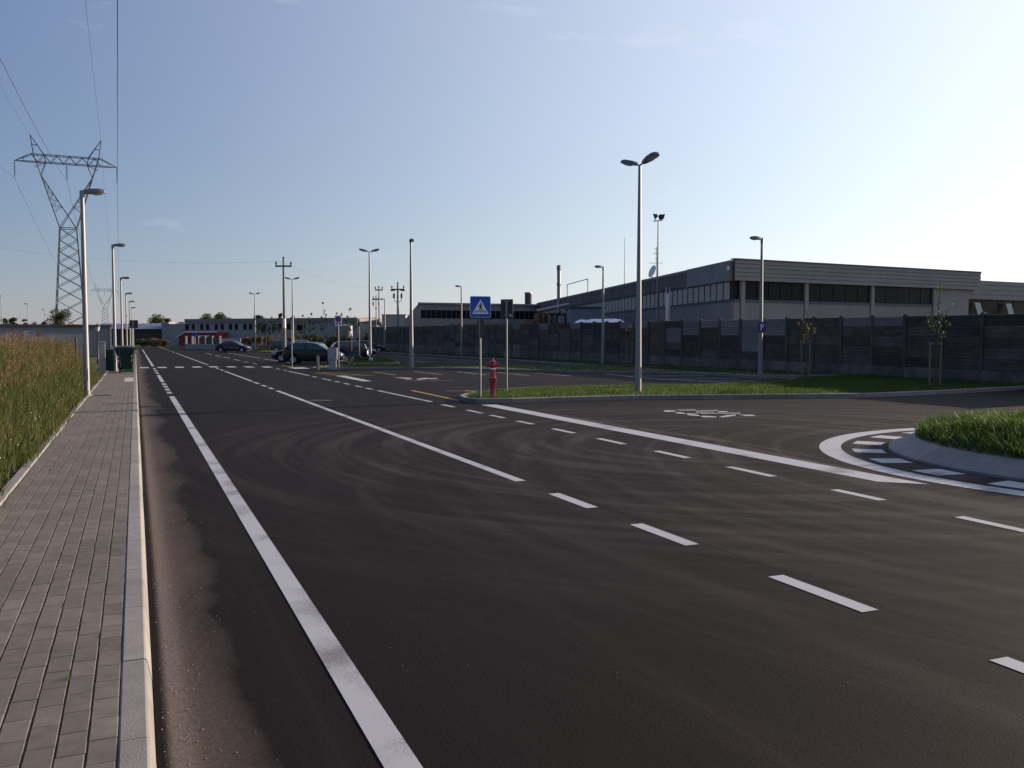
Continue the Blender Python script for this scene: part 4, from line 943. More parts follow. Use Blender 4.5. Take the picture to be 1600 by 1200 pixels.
# pipe frame on the roof
P_, _ = on_side(886, .6); P2, _ = on_side(918, .6); t = thing('roof_handrail', 'thin pipe frame standing on the far factory roof', 'railing', (P_.x,P_.y,zr))
m = MB(); v = P2-P_; m.tube([(0,0,-.2),(0,0,1.7),(v.x,v.y,1.7),(v.x,v.y,.2)], .05, 6); m.build('pipe_frame', M['galv'], t)
# corrugated shed, open shed, sheeted pile, pallets
def boxed(name, label, cat, x0, x1, Z, yt, depth, mt, roof=None, base=0):
    a = atZ(x0,528,Z); b = atZ(x1,528,Z); a.z = b.z = 0; t_ = thing(name, label, cat, a, math.atan2(b.y-a.y,b.x-a.x)); w = (b-a).length; h = zat(yt,Z)
    m = MB(); m.box(0,w,0,depth,base,h); m.build('wall', M[mt], t_)
    if roof: m = MB(); m.box(-.15,w+.15,-.15,depth+.15,h,h+.12); m.build('roof', M[roof], t_)
    return t_, w, h
t, w, h = boxed('corrugated_shed', 'blue-grey corrugated metal shed behind the wall', 'shed', 891, 943, 80, 481.5, 6, 'corrugated', 'dark_metal')
rb = MB(); rb.box(-.05,.05,-.05,.0,0,h-.02); rbm = rb.mesh('corrugation', M['corrugated'])
for i in range(int(w/.22)): inst('corrugation', rbm, t, (.15+i*.22,0,0))
t, w, h = boxed('open_shed', 'low open shed with a pale sloping canopy roof behind the wall', 'shed', 846, 889, 88, 489, 5, 'shed_dark')
m = MB(); m.slab([(-.4,-1.2,h+.1),(w,-1.2,h+.75),(w,4.5,h+1.0),(-.4,4.5,h+.35)], (0,0,.12)); m.build('canopy', M['roof_grey'], t)
for i in range(5): m = MB(); m.box(w*i/4.3,w*i/4.3+.14,-.6,-.46,0,h+.15); m.build('canopy_post', M['corrugated'], t)
for i,(x0,x1) in enumerate(((.4,1.0),(1.6,2.2))): m = MB(); m.box(x0,x1,-.3,-.02,h-1.9,h-.3); m.build('pale_panel', M['lamp_glass'], t)
a = atZ(904,503,76); b = atZ(968,503,70); w = (b-a).length; t = thing('sheeted_pile', 'heap covered by crumpled white plastic sheeting behind the wall', 'covered pile', (a.x,a.y,0), math.atan2(b.y-a.y,b.x-a.x))
g2 = random.Random(9); m = MB(); rings = []; n_ = 22
for i in range(n_+1):
    x = w*i/n_; e = min(1, min(i, n_-i)/3); zt = zat(503,73)-.1+(.28*e*(.5+.9*g2.random())); rings.append([(x,-.9,1.9),(x,-.8+g2.uniform(-.1,.1),zt-.15),(x,-.3,zt+g2.uniform(-.06,.06)),(x,.4,zt+g2.uniform(-.08,.08)),(x,.9,zt-.2),(x,1,1.9)])
m.loft(rings); m.build('plastic_sheet', M['plastic_sheet'], t, smooth=True)
m = MB(); m.box(.2,w-.2,-.7,.8,0,1.95); m.build('stacked_goods', M['pallet'], t)
pl_ = MB()
for j in range(5): pl_.box(-.6,.6,-.4+j*.19,-.4+j*.19+.10,.12,.145)
for j in (-.55,-.05,.45): pl_.box(j,j+.1,-.4,.46,0,.12)
palm = pl_.mesh('pallet_deck', M['pallet'])
for (x,yt,lb) in ((829,499.5,'low stack of brown wooden pallets, farthest from the open shed'),(846,487,'tallest stack of brown wooden pallets showing above the wall'),(855,491,'stack of brown wooden pallets nearest the open shed')):
    P_ = atZ(x,528,84); h = zat(yt,84); t = thing('pallet_stack', lb, 'pallets', (P_.x,P_.y,0), R(rnd.uniform(-25,5)), 'pallet stacks behind the wall')
    for j in range(max(1,int(h/.15))): inst('pallet', palm, t, (rnd.gauss(0,.02),rnd.gauss(0,.02),j*.148), (0,0,rnd.gauss(0,.02)))

# ------------------------------------------------------------------ grey hall in the middle distance
ZA = 128.; a = atZ(645,528,ZA); a.z = 0; b = ray(872,528); b = Vector((b.x*a.y/b.y, a.y, 0)); u = (b-a).normalized(); w = (b-a).length
t = thing('low_hall', 'low grey hall with a band of dark windows behind the dark concrete wall', 'building', a, math.atan2(u.y,u.x))
h0 = zat(475,ZA); h1 = zat(500,ZA)
m = MB(); dpt = 22; prof = [(0,0),(w,0),(w,h0),(0.8,h0),(-1.2,h1),(-1.2,0)]; dl = a.normalized(); dl = Vector((dl.x*u.x+dl.y*u.y+.05, -dl.x*u.y+dl.y*u.x,0))*dpt; m.loft([[(x,0,z) for x,z in prof],[(x+dl.x,dl.y,z) for x,z in prof]]); m.build('wall', M['factory_wall'], t)
m = MB(); m.slab([(.7,-.25,h0),(w,-.25,h0),(w+dl.x,dl.y,h0),(.7+dl.x,dl.y,h0)],(0,0,.25)); m.build('roof', M['roof_grey'], t)
zt,zb = zat(485,ZA+3), zat(497.5,ZA+3)
nwin = 26
for j in range(nwin):
    x0 = 1.2+(w-3)*j/nwin; m = MB(); m.box(x0+.04,x0+(w-3)/nwin-.04,-.04,-.005,zb,zt); m.build('window_pane', M['glass_dark'], t)
m = MB(); m.box(5.5,13,-1.5,-.01,zb-1.6,zb-.9); m.build('awning', M['dark_metal'], t)
m = MB(); m.tube([(w*.86,4,h0),(w*.86,4,zat(462,ZA+18))], .55, 10); o=m.build('chimney', M['shed_dark'], t); 
m = MB(); m.tube([(w*.86,4,zat(462,ZA+18)),(w*.86,4,zat(460,ZA+18))], .6, 10); m.build('chimney_cap', M['galv'], o)
# pale tank halls beyond the end of the wall
for x0,x1,yt,Z,lab in ((562,588,497,210,'pale blue-grey hall beyond the end of the concrete wall'),(597,634,492,185,'plain grey hall left of the low hall with windows')):
    boxed('distant_hall', lab, 'building', x0, x1, Z, yt, 15, 'office_white', 'roof_grey')
P_ = atZ(540,528,150); m = MB(); m.lathe([(1.2,0),(1.2,zat(509,150)),(.8,zat(507.5,150)),(.1,zat(507,150))], 18); tag(m.build('storage_tank', M['silver_tank'], None, (P_.x,P_.y,0), smooth=True), 'upright silver storage tank beside the white office building', 'storage tank')

# ------------------------------------------------------------------ white two-storey building at the end of the road
Z0_, Z1_ = 205., 190.; a = atZ(290,528,Z0_); b = atZ(558,528,Z1_); a.z = b.z = 0; u = (b-a).normalized(); w = (b-a).length
t = thing('office_building', 'long white two-storey building with paired upper windows at the road end', 'building', a, math.atan2(u.y,u.x))
h = zat(498.5,Z0_); hp = zat(504.5,Z0_)
m = MB(); m.box(0,w,0,16,0,hp); m.build('wall', M['office_white'], t)
m = MB(); m.box(-.0,w+.3,-.3,16.3,hp,h); m.build('roof', M['office_roof'], t)
m = MB(); m.box(-4.2,-.02,-.5,14,0,zat(506,Z0_)); m.build('stair_block', M['office_white'], t)
def bpx(x): # parameter along this facade
    d = ray(x,528); A = Matrix(((u.x,-d.x),(u.y,-d.y))); return (A.inverted() @ Vector((-a.x,-a.y)))[0]
zt, zb = zat(506.5,Z0_-3), zat(515,Z0_-3)
for xc in (265,338,445,517,627,700,805,877,985,1055,1165,1235,1350,1422,1527):
    s = bpx(260+xc/8); m = MB(); m.box(s-.42,s+.42,-.03,-.004,zb,zt); wn_ = m.build('window', M['glass_dark'], t)
    m = MB(); m.box(s-.5,s+.5,-.10,-.004,zb-.10,zb-.02); m.build('sill', M['concrete'], wn_)
for xc in (530,555,565,1300,1550,1620):
    s = bpx(400+(xc if xc<1300 else xc-1000)/8) if xc<1300 else None
    if s: m = MB(); m.box(s-.35,s+.35,-.03,-.004,zb-.2,zt-.2); m.build('window', M['glass_dark'], t)
s0,s1 = bpx(296),bpx(357); m = MB(); m.slab([(s0,-4,zat(527,Z0_)),(s0+2.2,-4,zat(519.5,Z0_)),(s1,-4,zat(519.5,Z0_)),(s1,-4,zat(527,Z0_))],(0,3.8,0)); cb = m.build('red_canopy', M['red_panel'], t)
m = MB(); m.tube([(s0-.3,-4.06,zat(527.5,Z0_)),(s0+2.1,-4.06,zat(519.2,Z0_)),(s1,-4.06,zat(519.2,Z0_))], .12, 6); m.build('canopy_trim', M['white_paint'], cb)
for i in range(9): m = MB(); q=s0+5.2+i*.42; m.box(q,q+.28,-4.03,-4.005,zat(525.5,Z0_),zat(524.2,Z0_)); m.build('banner_lettering', M['sign_white'], cb)
m = MB(); m.box(s0,s0+6,-3.5,-.2,0,zat(527,Z0_)); m.build('entrance_front', M['red_panel'], t)
# entrance wall with pillars before it
ZB = 150.; a2 = atZ(291,528,ZB); b2 = atZ(344,528,ZB-14); a2.z=b2.z=0; u2=(b2-a2).normalized(); w2_=(b2-a2).length
t = thing('entrance_wall', 'low pale entrance wall with white pillars and dark green gate panels', 'wall', a2, math.atan2(u2.y,u2.x))
m = MB(); m.box(0,w2_,-.12,.12,0,.8); m.build('low_wall', M['office_white'], t)
for i in range(6):
    q = w2_*i/5; m = MB(); m.box(q-.16,q+.16,-.16,.16,0,2.1); m.build('pillar', M['pillar_pink'], t)
    if i in (2,3,4): m = MB(); m.box(q+.2,q+w2_/5-.2,-.05,.05,.82,1.85); m.build('gate_panel', M['gate_green'], t)
t = thing('blue_sign', 'small blue sign on a post before the red entrance canopy', 'road sign', atZ(304.5,528,155)*1); t.location.z = 0; t.rotation_euler = (0,0,FACE)
m = MB(); m.tube([(0,0,0),(0,0,zat(520,155))], .05, 6); m.build('post', M['galv'], t); plate('sign_plate', .75, .75, -.07,-.05, zat(523,155), 'sign_blue', t, .03)
t, w, h = boxed('white_board', 'plain white hoarding behind the navy saloon', 'hoarding', 341, 376, 145, 528.5, .15, 'office_white')
# blue-roofed shed left of it
ZC = 235.; a = atZ(150,528,ZC); b = atZ(291,528,ZC); a.z=b.z=0; u=(b-a).normalized(); w=(b-a).length
t = thing('blue_roofed_shed', 'wide dark shed under a ribbed pale blue metal roof at the road end', 'shed', a, math.atan2(u.y,u.x))
zt, zb = zat(505.5,ZC), zat(514,ZC)
m = MB(); m.box(0,w,0,14,0,zb); m.build('wall', M['shed_dark'], t)  # solid dark box; its colour stands in for shade in the open front
m = MB(); m.slab([(0,-1,zb),(w,-1,zb),(w,3,zt),(0,3,zt)], (0,.3,.1)); m.build('roof', M['blue_roof'], t)
rb = MB(); rb.slab([(-.06,-1.06,zb),(.06,-1.06,zb),(.06,2.94,zt),(-.06,2.94,zt)], (0,-.12,.06)); rbm = rb.mesh('roof_rib', M['office_roof'])
for i in range(int(w/.95)): inst('roof_rib', rbm, t, (.5+i*.95,0,0))
s0 = w*(259-150)/141; s1 = w*(270-150)/141; m = MB(); m.box(s0,s1,-2.5,2,0,zat(503,ZC)); m.build('blue_tower', M['corrugated'], t)
m = MB(); m.box(w*(272-150)/141,w,-1.2,-.05,0,zb); m.build('red_front', M['red_panel'], t)
m = MB(); m.box(w*(273-150)/141,w*(279-150)/141,-1.3,-1.21,.5,zat(520,ZC)); m.build('white_poster', M['sign_white'], t)
# long grey building at the left
ZD = 88.; a = atZ(-120,528,ZD-8); b = atZ(172,528,ZD); a.z=b.z=0; u=(b-a).normalized(); w=(b-a).length
t = thing('grey_building', 'long low grey rendered building behind the tall grass', 'building', a, math.atan2(u.y,u.x))
h = zat(511,ZD); m = MB(); m.box(0,w,0,9,0,h); m.build('wall', M['grey_render'], t)
m = MB(); m.box(-.2,w+.12,-.15,9.15,h,h+.22); m.build('roof_edge', M['shed_dark'], t)
def gpx(x): return w*(x+120)/292
m = MB(); m.box(w-.02,w+.12,-.1,.3,0,h-.01); m.build('sunlit_end_strip', M['pillar_pink'], t)  # pale strip paints the sunlit end of the wall
m = MB(); m.box(gpx(30),gpx(48),-.05,-.005,.8,zat(517,ZD)); pn = m.build('notice_board', M['office_white'], t)
m = MB(); m.box(gpx(41),gpx(46),-.07,-.051,zat(521,ZD),zat(518.5,ZD)); m.build('blue_header', M['sign_blue'], pn)
for x in (26,54): m = MB(); m.box(gpx(x),gpx(x)+.35,-.04,-.005,zat(525,ZD),zat(522,ZD)); m.build('red_mark', M['red_panel'], t)
P_ = atZ(122,509,96); t = thing('orange_awning', 'bright orange sheet lying on the roof behind the lamp post', 'tarpaulin', (P_.x-1.4,P_.y,h*0+zat(508.3,96)-.1), -YAW)
m = MB(); m.slab([(-.9,0,-.1),(1.3,0,-.1),(1.4,1.5,.14),(-.7,1.5,.16)], (0,0,.08)); m.build('sheet', M['orange_tarp'], t)
m = MB(); m.box(-.8,1.2,.1,1.4,-.9,-.11); m.build('trestle', M['shed_dark'], t)

# ------------------------------------------------------------------ pylons and conductors
def lat(p, q): return (Vector(p), Vector(q))
def make_pylon():
    t = thing('lattice_pylon', 'tall steel lattice power pylon with V arms above the grey building', 'pylon', group='power pylons of the overhead line')
    bar = lambda m, a, b, r=.07: m.tube([a,b], r, 4, False)
    zw, zk, zc0, zc1, zp = 22.8, 32.6, 35.0, 36.4, 40.0; bw, ww = 3.1, 1.6
    half = lambda z: bw+(ww-bw)*z/zw
    for sx in (-1,1):
        for sy in (-1,1):
            m = MB(); m.tube([(sx*bw,sy*bw,0),(sx*ww,sy*ww,zw)], .11, 4); m.build('leg', M['steel_lattice'], t)
    m = MB(); zs = [0,3.2,6.2,9.0,11.6,14.0,16.2,18.4,20.6,zw]
    for i in range(len(zs)-1):
        a, b = half(zs[i]), half(zs[i+1]); c = [(-1,-1),(1,-1),(1,1),(-1,1)]
        for j in range(4):
            p, q = c[j], c[(j+1)%4]
            bar(m,(p[0]*a,p[1]*a,zs[i]),(q[0]*b,q[1]*b,zs[i+1])); bar(m,(q[0]*a,q[1]*a,zs[i]),(p[0]*b,p[1]*b,zs[i+1]))
    for j in range(4):
        p, q = c[j], c[(j+1)%4]; bar(m,(p[0]*ww,p[1]*ww,zw),(q[0]*ww,q[1]*ww,zw),.09)
    m.build('body_lattice', M['steel_lattice'], t)['kind'] = 'stuff'
    for sx in (-1,1):
        m = MB()
        for sy in (-1,1):
            y0, y1 = sy*ww, sy*.75
            O = lambda f: Vector((sx*ww,y0,zw)).lerp(Vector((sx*6.2,y1,zc1)), f)
            I = lambda f: Vector((-sx*ww,y0,zw)).lerp(Vector((sx*4.9,y1*1.03,zk)), f)
            m.tube([O(0),O(1),(sx*6.75,0,zp)], .10, 4); m.tube([I(0),I(1),(sx*3.95,y1,zc0),(sx*4.2,y1,zc1),(sx*6.75,0,zp)], .09, 4)
            fz = [.30,.42,.54,.66,.78,.90]
            for i in range(len(fz)-1):
                a = O(fz[i]*.74); b = I(fz[i+1]); c_ = O(fz[i+1]*.74); bar(m,a,b,.05); bar(m,b,c_,.05)
            bar(m,(sx*6.05,y1,zk+1.5),(sx*3.95,y1,zc0),.05); bar(m,O(.74),I(1),.05)
            bar(m,(sx*6.45,y1*.5,38.2),(sx*5.3,y1*.5,38.2),.05)
        for f in (.3,.5,.7,.9): bar(m, Vector((sx*ww,-ww,zw)).lerp(Vector((sx*6.2,-.75,zc1)),f), Vector((sx*ww,ww,zw)).lerp(Vector((sx*6.2,.75,zc1)),f),.05)
        m.build('v_arm', M['steel_lattice'], t)['kind'] = 'stuff'
    m = MB(); xs = [-6.6+i*1.2 for i in range(12)]
    for sy in (-1,1):
        y = sy*.75
        bar(m,(-6.6,y,zc0),(6.6,y,zc0),.09); bar(m,(-6.6,y,zc1),(6.6,y,zc1),.09)
        for i in range(11): bar(m,(xs[i],y,zc0 if i%2 else zc1),(xs[i+1],y,zc1 if i%2 else zc0),.06)
        for sx in (-1,1): bar(m,(sx*6.6,y,zc1),(sx*9.75,0,zc0),.09); bar(m,(sx*6.6,y,zc0),(sx*9.75,0,zc0),.09); bar(m,(sx*8.1,y*.5,zc0),(sx*8.1,y*.5,zc0+.7),.05)
    for x in xs: bar(m,(x,-.75,zc0),(x,.75,zc0),.05); bar(m,(x,-.75,zc1),(x,.75,zc1),.05)
    m.build('crossarm', M['steel_lattice'], t)['kind'] = 'stuff'
    for x in (-9.75,0,9.75):
        pr_ = [(.05,zc0)]
        for i in range(18): z = zc0-.35-i*.145; pr_ += [(.05,z),(.14,z-.03),(.14,z-.06),(.05,z-.09)]
        pr_ += [(.03,zc0-3.1),(.05,zc0-3.3)]; m = MB(); m.lathe(pr_[::-1], 8, (x,0,0)); m.build('insulator', M['insulator'], t)
    for sx in (-1,1):
        for sy in (-1,1): m = MB(); m.box(sx*bw-.5,sx*bw+.5,sy*bw-.5,sy*bw+.5,-.3,.3); m.build('footing', M['concrete'], t)
    return t
pA = atZ(111,528,173.); pA.z = -.06; pB = atZ(165,528,636.); pB.z = -.06
pdir = (pB-pA).normalized(); rzP = math.atan2(pdir.y,pdir.x)-math.pi/2
py = make_pylon(); py.location = pA; py.rotation_euler = (0,0,rzP); py.scale = (.9,.9,1)
py2 = copy_tree(py); py2.location = pB; py2['label'] = 'far small lattice pylon showing between the pavement lamp posts'
perp = Vector((math.cos(rzP), math.sin(rzP), 0))
def span(p0, p1, sag, r=.02, n=40):
    m = MB(); pts = []
    for i in range(n+1):
        f = i/n; q = p0.lerp(p1,f); q.z -= 4*sag*f*(1-f); pts.append(q)
    m.tube(pts, r, 5); return m
pN = pA-pdir*440
for x,z,r_,sg in ((-9.75,31.7,.026,9.5),(0,31.7,.026,9.5),(9.75,31.7,.03,9.5),(-6.75,40,.015,7.5),(6.75,40,.015,7.5)):
    x0_ = x; x = x*.9; a_ = pA+perp*x+Vector((0,0,z)); b_ = pB+perp*x+Vector((0,0,z)); c_ = pN+perp*x+Vector((0,0,z))
    nm = {-9.75:'left outer conductor',0:'middle conductor',9.75:'outer conductor over the pavement',-6.75:'thin earth wire on the meadow side',6.75:'thin earth wire on the road side'}[x0_]
    tag(span(c_,a_,sg,r_,90).build('power_cable', M['wire']), nm+' of the power line passing overhead', 'cable', 'overhead power cables')
    tag(span(a_,b_,sg,r_,60).build('power_cable', M['wire']), nm+' running on to the far pylon', 'cable', 'overhead power cables')

# ------------------------------------------------------------------ utility poles with crossarms
def utility_pole(label, x, ytop, Z, wpx, arm, yarm, extra=False, marks=False):
    P_ = atZ(x,528,Z); H_ = zat(ytop,Z); t_ = thing('utility_pole', label, 'utility pole', (P_.x,P_.y,-.06), -YAW, 'concrete utility poles'); r_ = wpx*Z/1400/2
    m = MB(); m.tube([(0,0,-.1),(0,0,H_-.35)], [r_*1.25,r_*.72], 10); m.build('pole', M['concrete_pole'], t_, smooth=True)
    za = zat(yarm,Z); m = MB(); m.box(-arm,arm,-.08,.08,za-.09,za+.09); ca = m.build('crossarm', M['dark_metal'], t_)
    for q in (-arm*.9,arm*.9): m = MB(); m.lathe([(.03,za+.08),(.10,za+.25),(.12,za+.38),(.07,za+.50),(.03,za+.52)], 8, (q,0,0)); m.build('insulator', M['insulator'], t_)
    m = MB(); m.lathe([(.04,H_-.4),(.11,H_-.22),(.12,H_-.1),(.05,H_)], 8); m.build('insulator', M['insulator'], t_)
    if extra:
        for q in (-1,1):
            m = MB(); m.lathe([(.06,za-1.3),(.16,za-1.2),(.16,za-.7),(.05,za-.55)], 8, (q*.55,0,0)); m.build('switch', M['dark_metal'], t_)
            m = MB(); m.tube([(q*.55,0,za-1.3),(q*.45,0,za-1.7),(0,0,za-1.9)], .04, 6); m.build('cable_loop', M['wire'], t_)
            m = MB(); m.box(q*arm*.75-.3,q*arm*.75+.3,-.3,.3,za-.22,za-.02); m.build('arrester', M['dark_metal'], t_)
    if marks: m = MB(); m.lathe([(r_*1.20,zat(512,Z)),(r_*1.17,zat(497,Z))], 10); m.build('white_band', M['white_paint'], t_)
    return t_, Vector((P_.x,P_.y,za+.5))
u1 = utility_pole('tall concrete utility pole with a crossarm behind the black hatchback', 444.5, 400, 104, 4.4, .95, 415, marks=True)
u2 = utility_pole('slim utility pole with a crossarm beyond the twin lamp post', 592.5, 446, 142, 2.0, .6, 452.5)
u3 = utility_pole('stout utility pole with switchgear on its head left of the hall', 622, 440, 130, 3.6, .95, 451.5, extra=True)
u4 = utility_pole('distant cluttered utility pole beside the slim one', 588, 461, 175, 1.6, .6, 466.5, extra=True)
for (a,b,nm) in ((u1,u2,'from the tall pole to the slim pole'),(u1,u3,'from the tall pole to the stout pole'),):
    tag(span(a[1],b[1],1.2,.006,24).build('power_cable', M['wire']), 'faint sagging service wire '+nm, 'cable', 'service wires')
c_ = atZ(-200,340,150); tag(span(u1[1],c_,2.5,.006,30).build('power_cable', M['wire']), 'faint service wire running left from the tall utility pole', 'cable', 'service wires')
# ------------------------------------------------------------------ cars
def lerp_tab(tab, x):
    for (x0,*a),(x1,*b) in zip(tab, tab[1:]):
        if x <= x1: f = max(0,min(1,(x-x0)/(x1-x0))); return [p+(q-p)*f for p,q in zip(a,b)]
    return list(tab[-1][1:])
CARS = {
 'hatch': dict(low=[(-2.05,.46,.72,.66),(-2.00,.30,.93,.78),(-1.75,.25,.99,.855),(-1.0,.22,.98,.88),(0,.22,.955,.88),(.9,.22,.925,.88),(1.5,.24,.84,.86),(1.88,.27,.72,.79),(2.05,.36,.58,.64)],
   top=[(-1.99,.93),(-1.80,1.20),(-1.58,1.40),(-1.2,1.465),(-.5,1.49),(.05,1.46),(.42,1.33),(.75,1.16),(1.12,.915)],
   side=[[(-.42,1.0),(.93,.985),(.40,1.29),(.04,1.405),(-.42,1.425)],[(-.50,1.0),(-.50,1.425),(-1.15,1.41),(-1.50,1.30),(-1.62,1.10),(-1.35,1.01)]],
   screen=((1.05,.97),(.32,1.385)), rear=((-1.96,1.0),(-1.64,1.365)), wheels=(-1.28,1.30), tail=((-1.99,.80,1.02)), head=(1.93,.66)),
 'sedan': dict(low=[(-2.17,.42,.78,.62),(-2.10,.30,.95,.77),(-1.85,.25,.98,.84),(-1.0,.22,.96,.86),(0,.22,.93,.86),(.9,.22,.90,.86),(1.6,.24,.80,.83),(1.98,.27,.70,.75),(2.17,.34,.56,.58)],
   top=[(-1.75,.955),(-1.35,1.16),(-1.0,1.32),(-.55,1.40),(0,1.41),(.35,1.34),(.70,1.16),(1.15,.90)],
   side=[[(-.22,.97),(.95,.955),(.42,1.24),(.08,1.345),(-.22,1.36)],[(-.30,.97),(-.30,1.36),(-.68,1.33),(-1.10,1.18),(-1.35,1.02),(-1.2,.98)]],
   screen=((1.05,.95),(.32,1.33)), rear=((-1.68,.99),(-.95,1.31)), wheels=(-1.32,1.35), tail=((-2.10,.78,.93)), head=(2.02,.62)),
 'wagon': dict(low=[(-2.15,.42,.74,.66),(-2.1,.30,.93,.78),(-1.8,.25,.98,.85),(-1.0,.22,.97,.87),(0,.22,.945,.87),(.9,.22,.915,.87),(1.55,.24,.83,.85),(1.95,.27,.71,.78),(2.15,.36,.57,.62)],
   top=[(-2.08,.93),(-1.95,1.20),(-1.78,1.41),(-1.2,1.48),(-.4,1.50),(.1,1.46),(.45,1.33),(.78,1.15),(1.15,.905)],
   side=[[(-.42,.99),(.95,.975),(.42,1.28),(.06,1.40),(-.42,1.43)],[(-.50,.99),(-.50,1.43),(-1.55,1.41),(-1.78,1.08),(-1.6,1.0)]],
   screen=((1.07,.96),(.34,1.38)), rear=((-2.06,1.0),(-1.84,1.37)), wheels=(-1.32,1.32), tail=((-2.09,.78,1.02)), head=(2.0,.66))}
def make_car(kind, label, paintm, pos, rz, group='cars parked in the lot', spokes=9, scale=1.0):
    c = CARS[kind]; t = thing('parked_car', label, 'car', (pos[0],pos[1],0), rz, group); t.scale = (scale,)*3
    x0, x1 = c['low'][0][0], c['low'][-1][0]
    # lower body
    rings = []; nx = 40; xw = c['wheels']
    for i in range(nx+1):
        x = x0+(x1-x0)*i/nx; b, s, w = lerp_tab(c['low'], x)
        arch = max([math.sqrt(max(0,.36**2-(x-q)**2)) for q in xw]); b2 = max(b, .30+arch*1.0) if arch > .02 else b
        b2 = min(b2, s-.12); mid = (b2+s)/2
        rings.append([(x,-w*.86,b2),(x,-w*.98,b2+.03),(x,-w,mid),(x,-w*.97,s-.06),(x,-w*.88,s),(x,-w*.4,s+.035),(x,w*.4,s+.035),(x,w*.88,s),(x,w*.97,s-.06),(x,w,mid),(x,w*.98,b2+.03),(x,w*.86,b2)])
    m = MB(); m.loft(rings); body = m.build('body', M[paintm], t, smooth=True)
    m = MB(); m.box(x0+.25,x1-.3,-.70,.70,.19,.62); m.build('underbody', M['plastic_black'], t)
    # greenhouse
    rings = []
    def hw(z, x): b, s, w = lerp_tab(c['low'], x); return w*.90-(z-s)*.42
    for x, z in c['top']:
        b, s, w = lerp_tab(c['low'], x); z = max(z, s+.005); zz = z-.05*min(1,(z-s)/.2)
        rings.append([(x,-hw(s-.04,x),s-.04),(x,-hw(zz,x),zz),(x,-hw(zz,x)*.86,z),(x,-hw(zz,x)*.4,z+.02),(x,hw(zz,x)*.4,z+.02),(x,hw(zz,x)*.86,z),(x,hw(zz,x),zz),(x,hw(s-.04,x),s-.04)])
    m = MB(); m.loft(rings); roof = m.build('cabin', M[paintm], t, smooth=True)
    for sgn in (-1,1):
        for poly in c['side']:
            m = MB(); pts = [(x, sgn*(hw(z,x)+.006), z) for x,z in poly]; m.slab(pts, (0,sgn*.006,0)); m.build('side_window', M['car_glass'], roof)
        m = MB(); xm = 1.0 if kind != 'sedan' else .98; m.loft([[(xm-.08,sgn*.80,.93),(xm+.06,sgn*.80,.95),(xm+.06,sgn*.80,1.03),(xm-.08,sgn*.80,1.05)],[(xm-.06,sgn*.98,.95),(xm+.02,sgn*.98,.97),(xm+.02,sgn*.98,1.05),(xm-.06,sgn*.98,1.07)]]); m.build('wing_mirror', M[paintm], t)
        xt, z0, z1 = c['tail']; wt = lerp_tab(c['low'], xt+.05)[2]
        m = MB(); m.loft([[(xt-.03,sgn*wt*.72,z),(xt+.05,sgn*(wt*.995),z),(xt+.24,sgn*(wt*1.03),z)] for z in (z0,z1)], cap=False, closed=False); m.add([],[]); m.build('tail_light', M['tail_red'], t)
        xh, zh = c['head']; wh = lerp_tab(c['low'], xh-.05)[2]
        m = MB(); m.loft([[(xh+.12,sgn*wh*.55,z),(xh+.045,sgn*wh*.90,z+.01),(xh-.25,sgn*(wh*1.055),z+.03)] for z in (zh-.09,zh+.05)], cap=False, closed=False); m.build('headlight', M['head_glass'], t)
        for q in (-.46,.55): m = MB(); m.box(q-.09,q+.03,*sorted((sgn*.875,sgn*.90)),.80,.825); m.build('door_handle', M[paintm], t)
    (xa,za),(xb,zb) = c['screen']; m = MB(); m.slab([(xa,-.66,za),(xa,.66,za),(xb,.56,zb),(xb,-.56,zb)], (.02,0,.018)); m.build('windscreen', M['car_glass'], roof)
    (xa,za),(xb,zb) = c['rear']; m = MB(); m.slab([(xa,-.62,za),(xa,.62,za),(xb,.54,zb),(xb,-.54,zb)], (-.02,0,.014)); m.build('rear_window', M['car_glass'], roof)
    m = MB(); m.box(x0-.015,x0+.06,-.26,.26,.50,.61); m.build('number_plate', M['sign_white'], t)
    m = MB(); m.box(x1-.10,x1+.005,-.42,.42,.40,.50); m.build('grille', M['plastic_black'], t)
    for q in xw:
        for sgn in (-1,1):
            y = sgn*.785; m = MB(); m.lathe([(.20,-.095),(.29,-.095),(.315,-.07),(.315,.07),(.29,.095),(.20,.095)], 24, (q,y,.315), 'y', False); wh_ = m.build('wheel', M['rubber'], t, smooth=True)
            m = MB(); m.lathe([(.205,-.09),(.205,.075),(.18,.085),(.165,.06),(.06,.06),(.05,.085),(.01,.088)], 20, (0,0,0), 'y'); 
            for k_ in range(spokes):
                a = 2*math.pi*k_/spokes; ca, sa = math.cos(a), math.sin(a); wv = .020
                P_ = [(.05*ca-wv*sa, .05*sa+wv*ca),(.05*ca+wv*sa,.05*sa-wv*ca),(.19*ca+wv*sa,.19*sa-wv*ca),(.19*ca-wv*sa,.19*sa+wv*ca)]
                m.add([(x,.085,z) for x,z in P_]+[(x,.06,z) for x,z in P_], [(0,1,2,3),(0,4,5,1),(1,5,6,2),(2,6,7,3),(3,7,4,0)])
            if sgn < 0: m.v = [(v[0],-v[1],v[2]) for v in m.v]
            m.v = [(v[0]+q, v[1]+y, v[2]+.315) for v in m.v]; m.build('rim', M['alloy'], wh_)
    return t
def side_on(xl, xr, Z, flip=False, extra=0.0):     # heading for a car whose side spans xl..xr at distance Z
    c = atZ((xl+xr)/2, 528, Z); return (c.x,c.y), -YAW+(math.pi if flip else 0)+extra
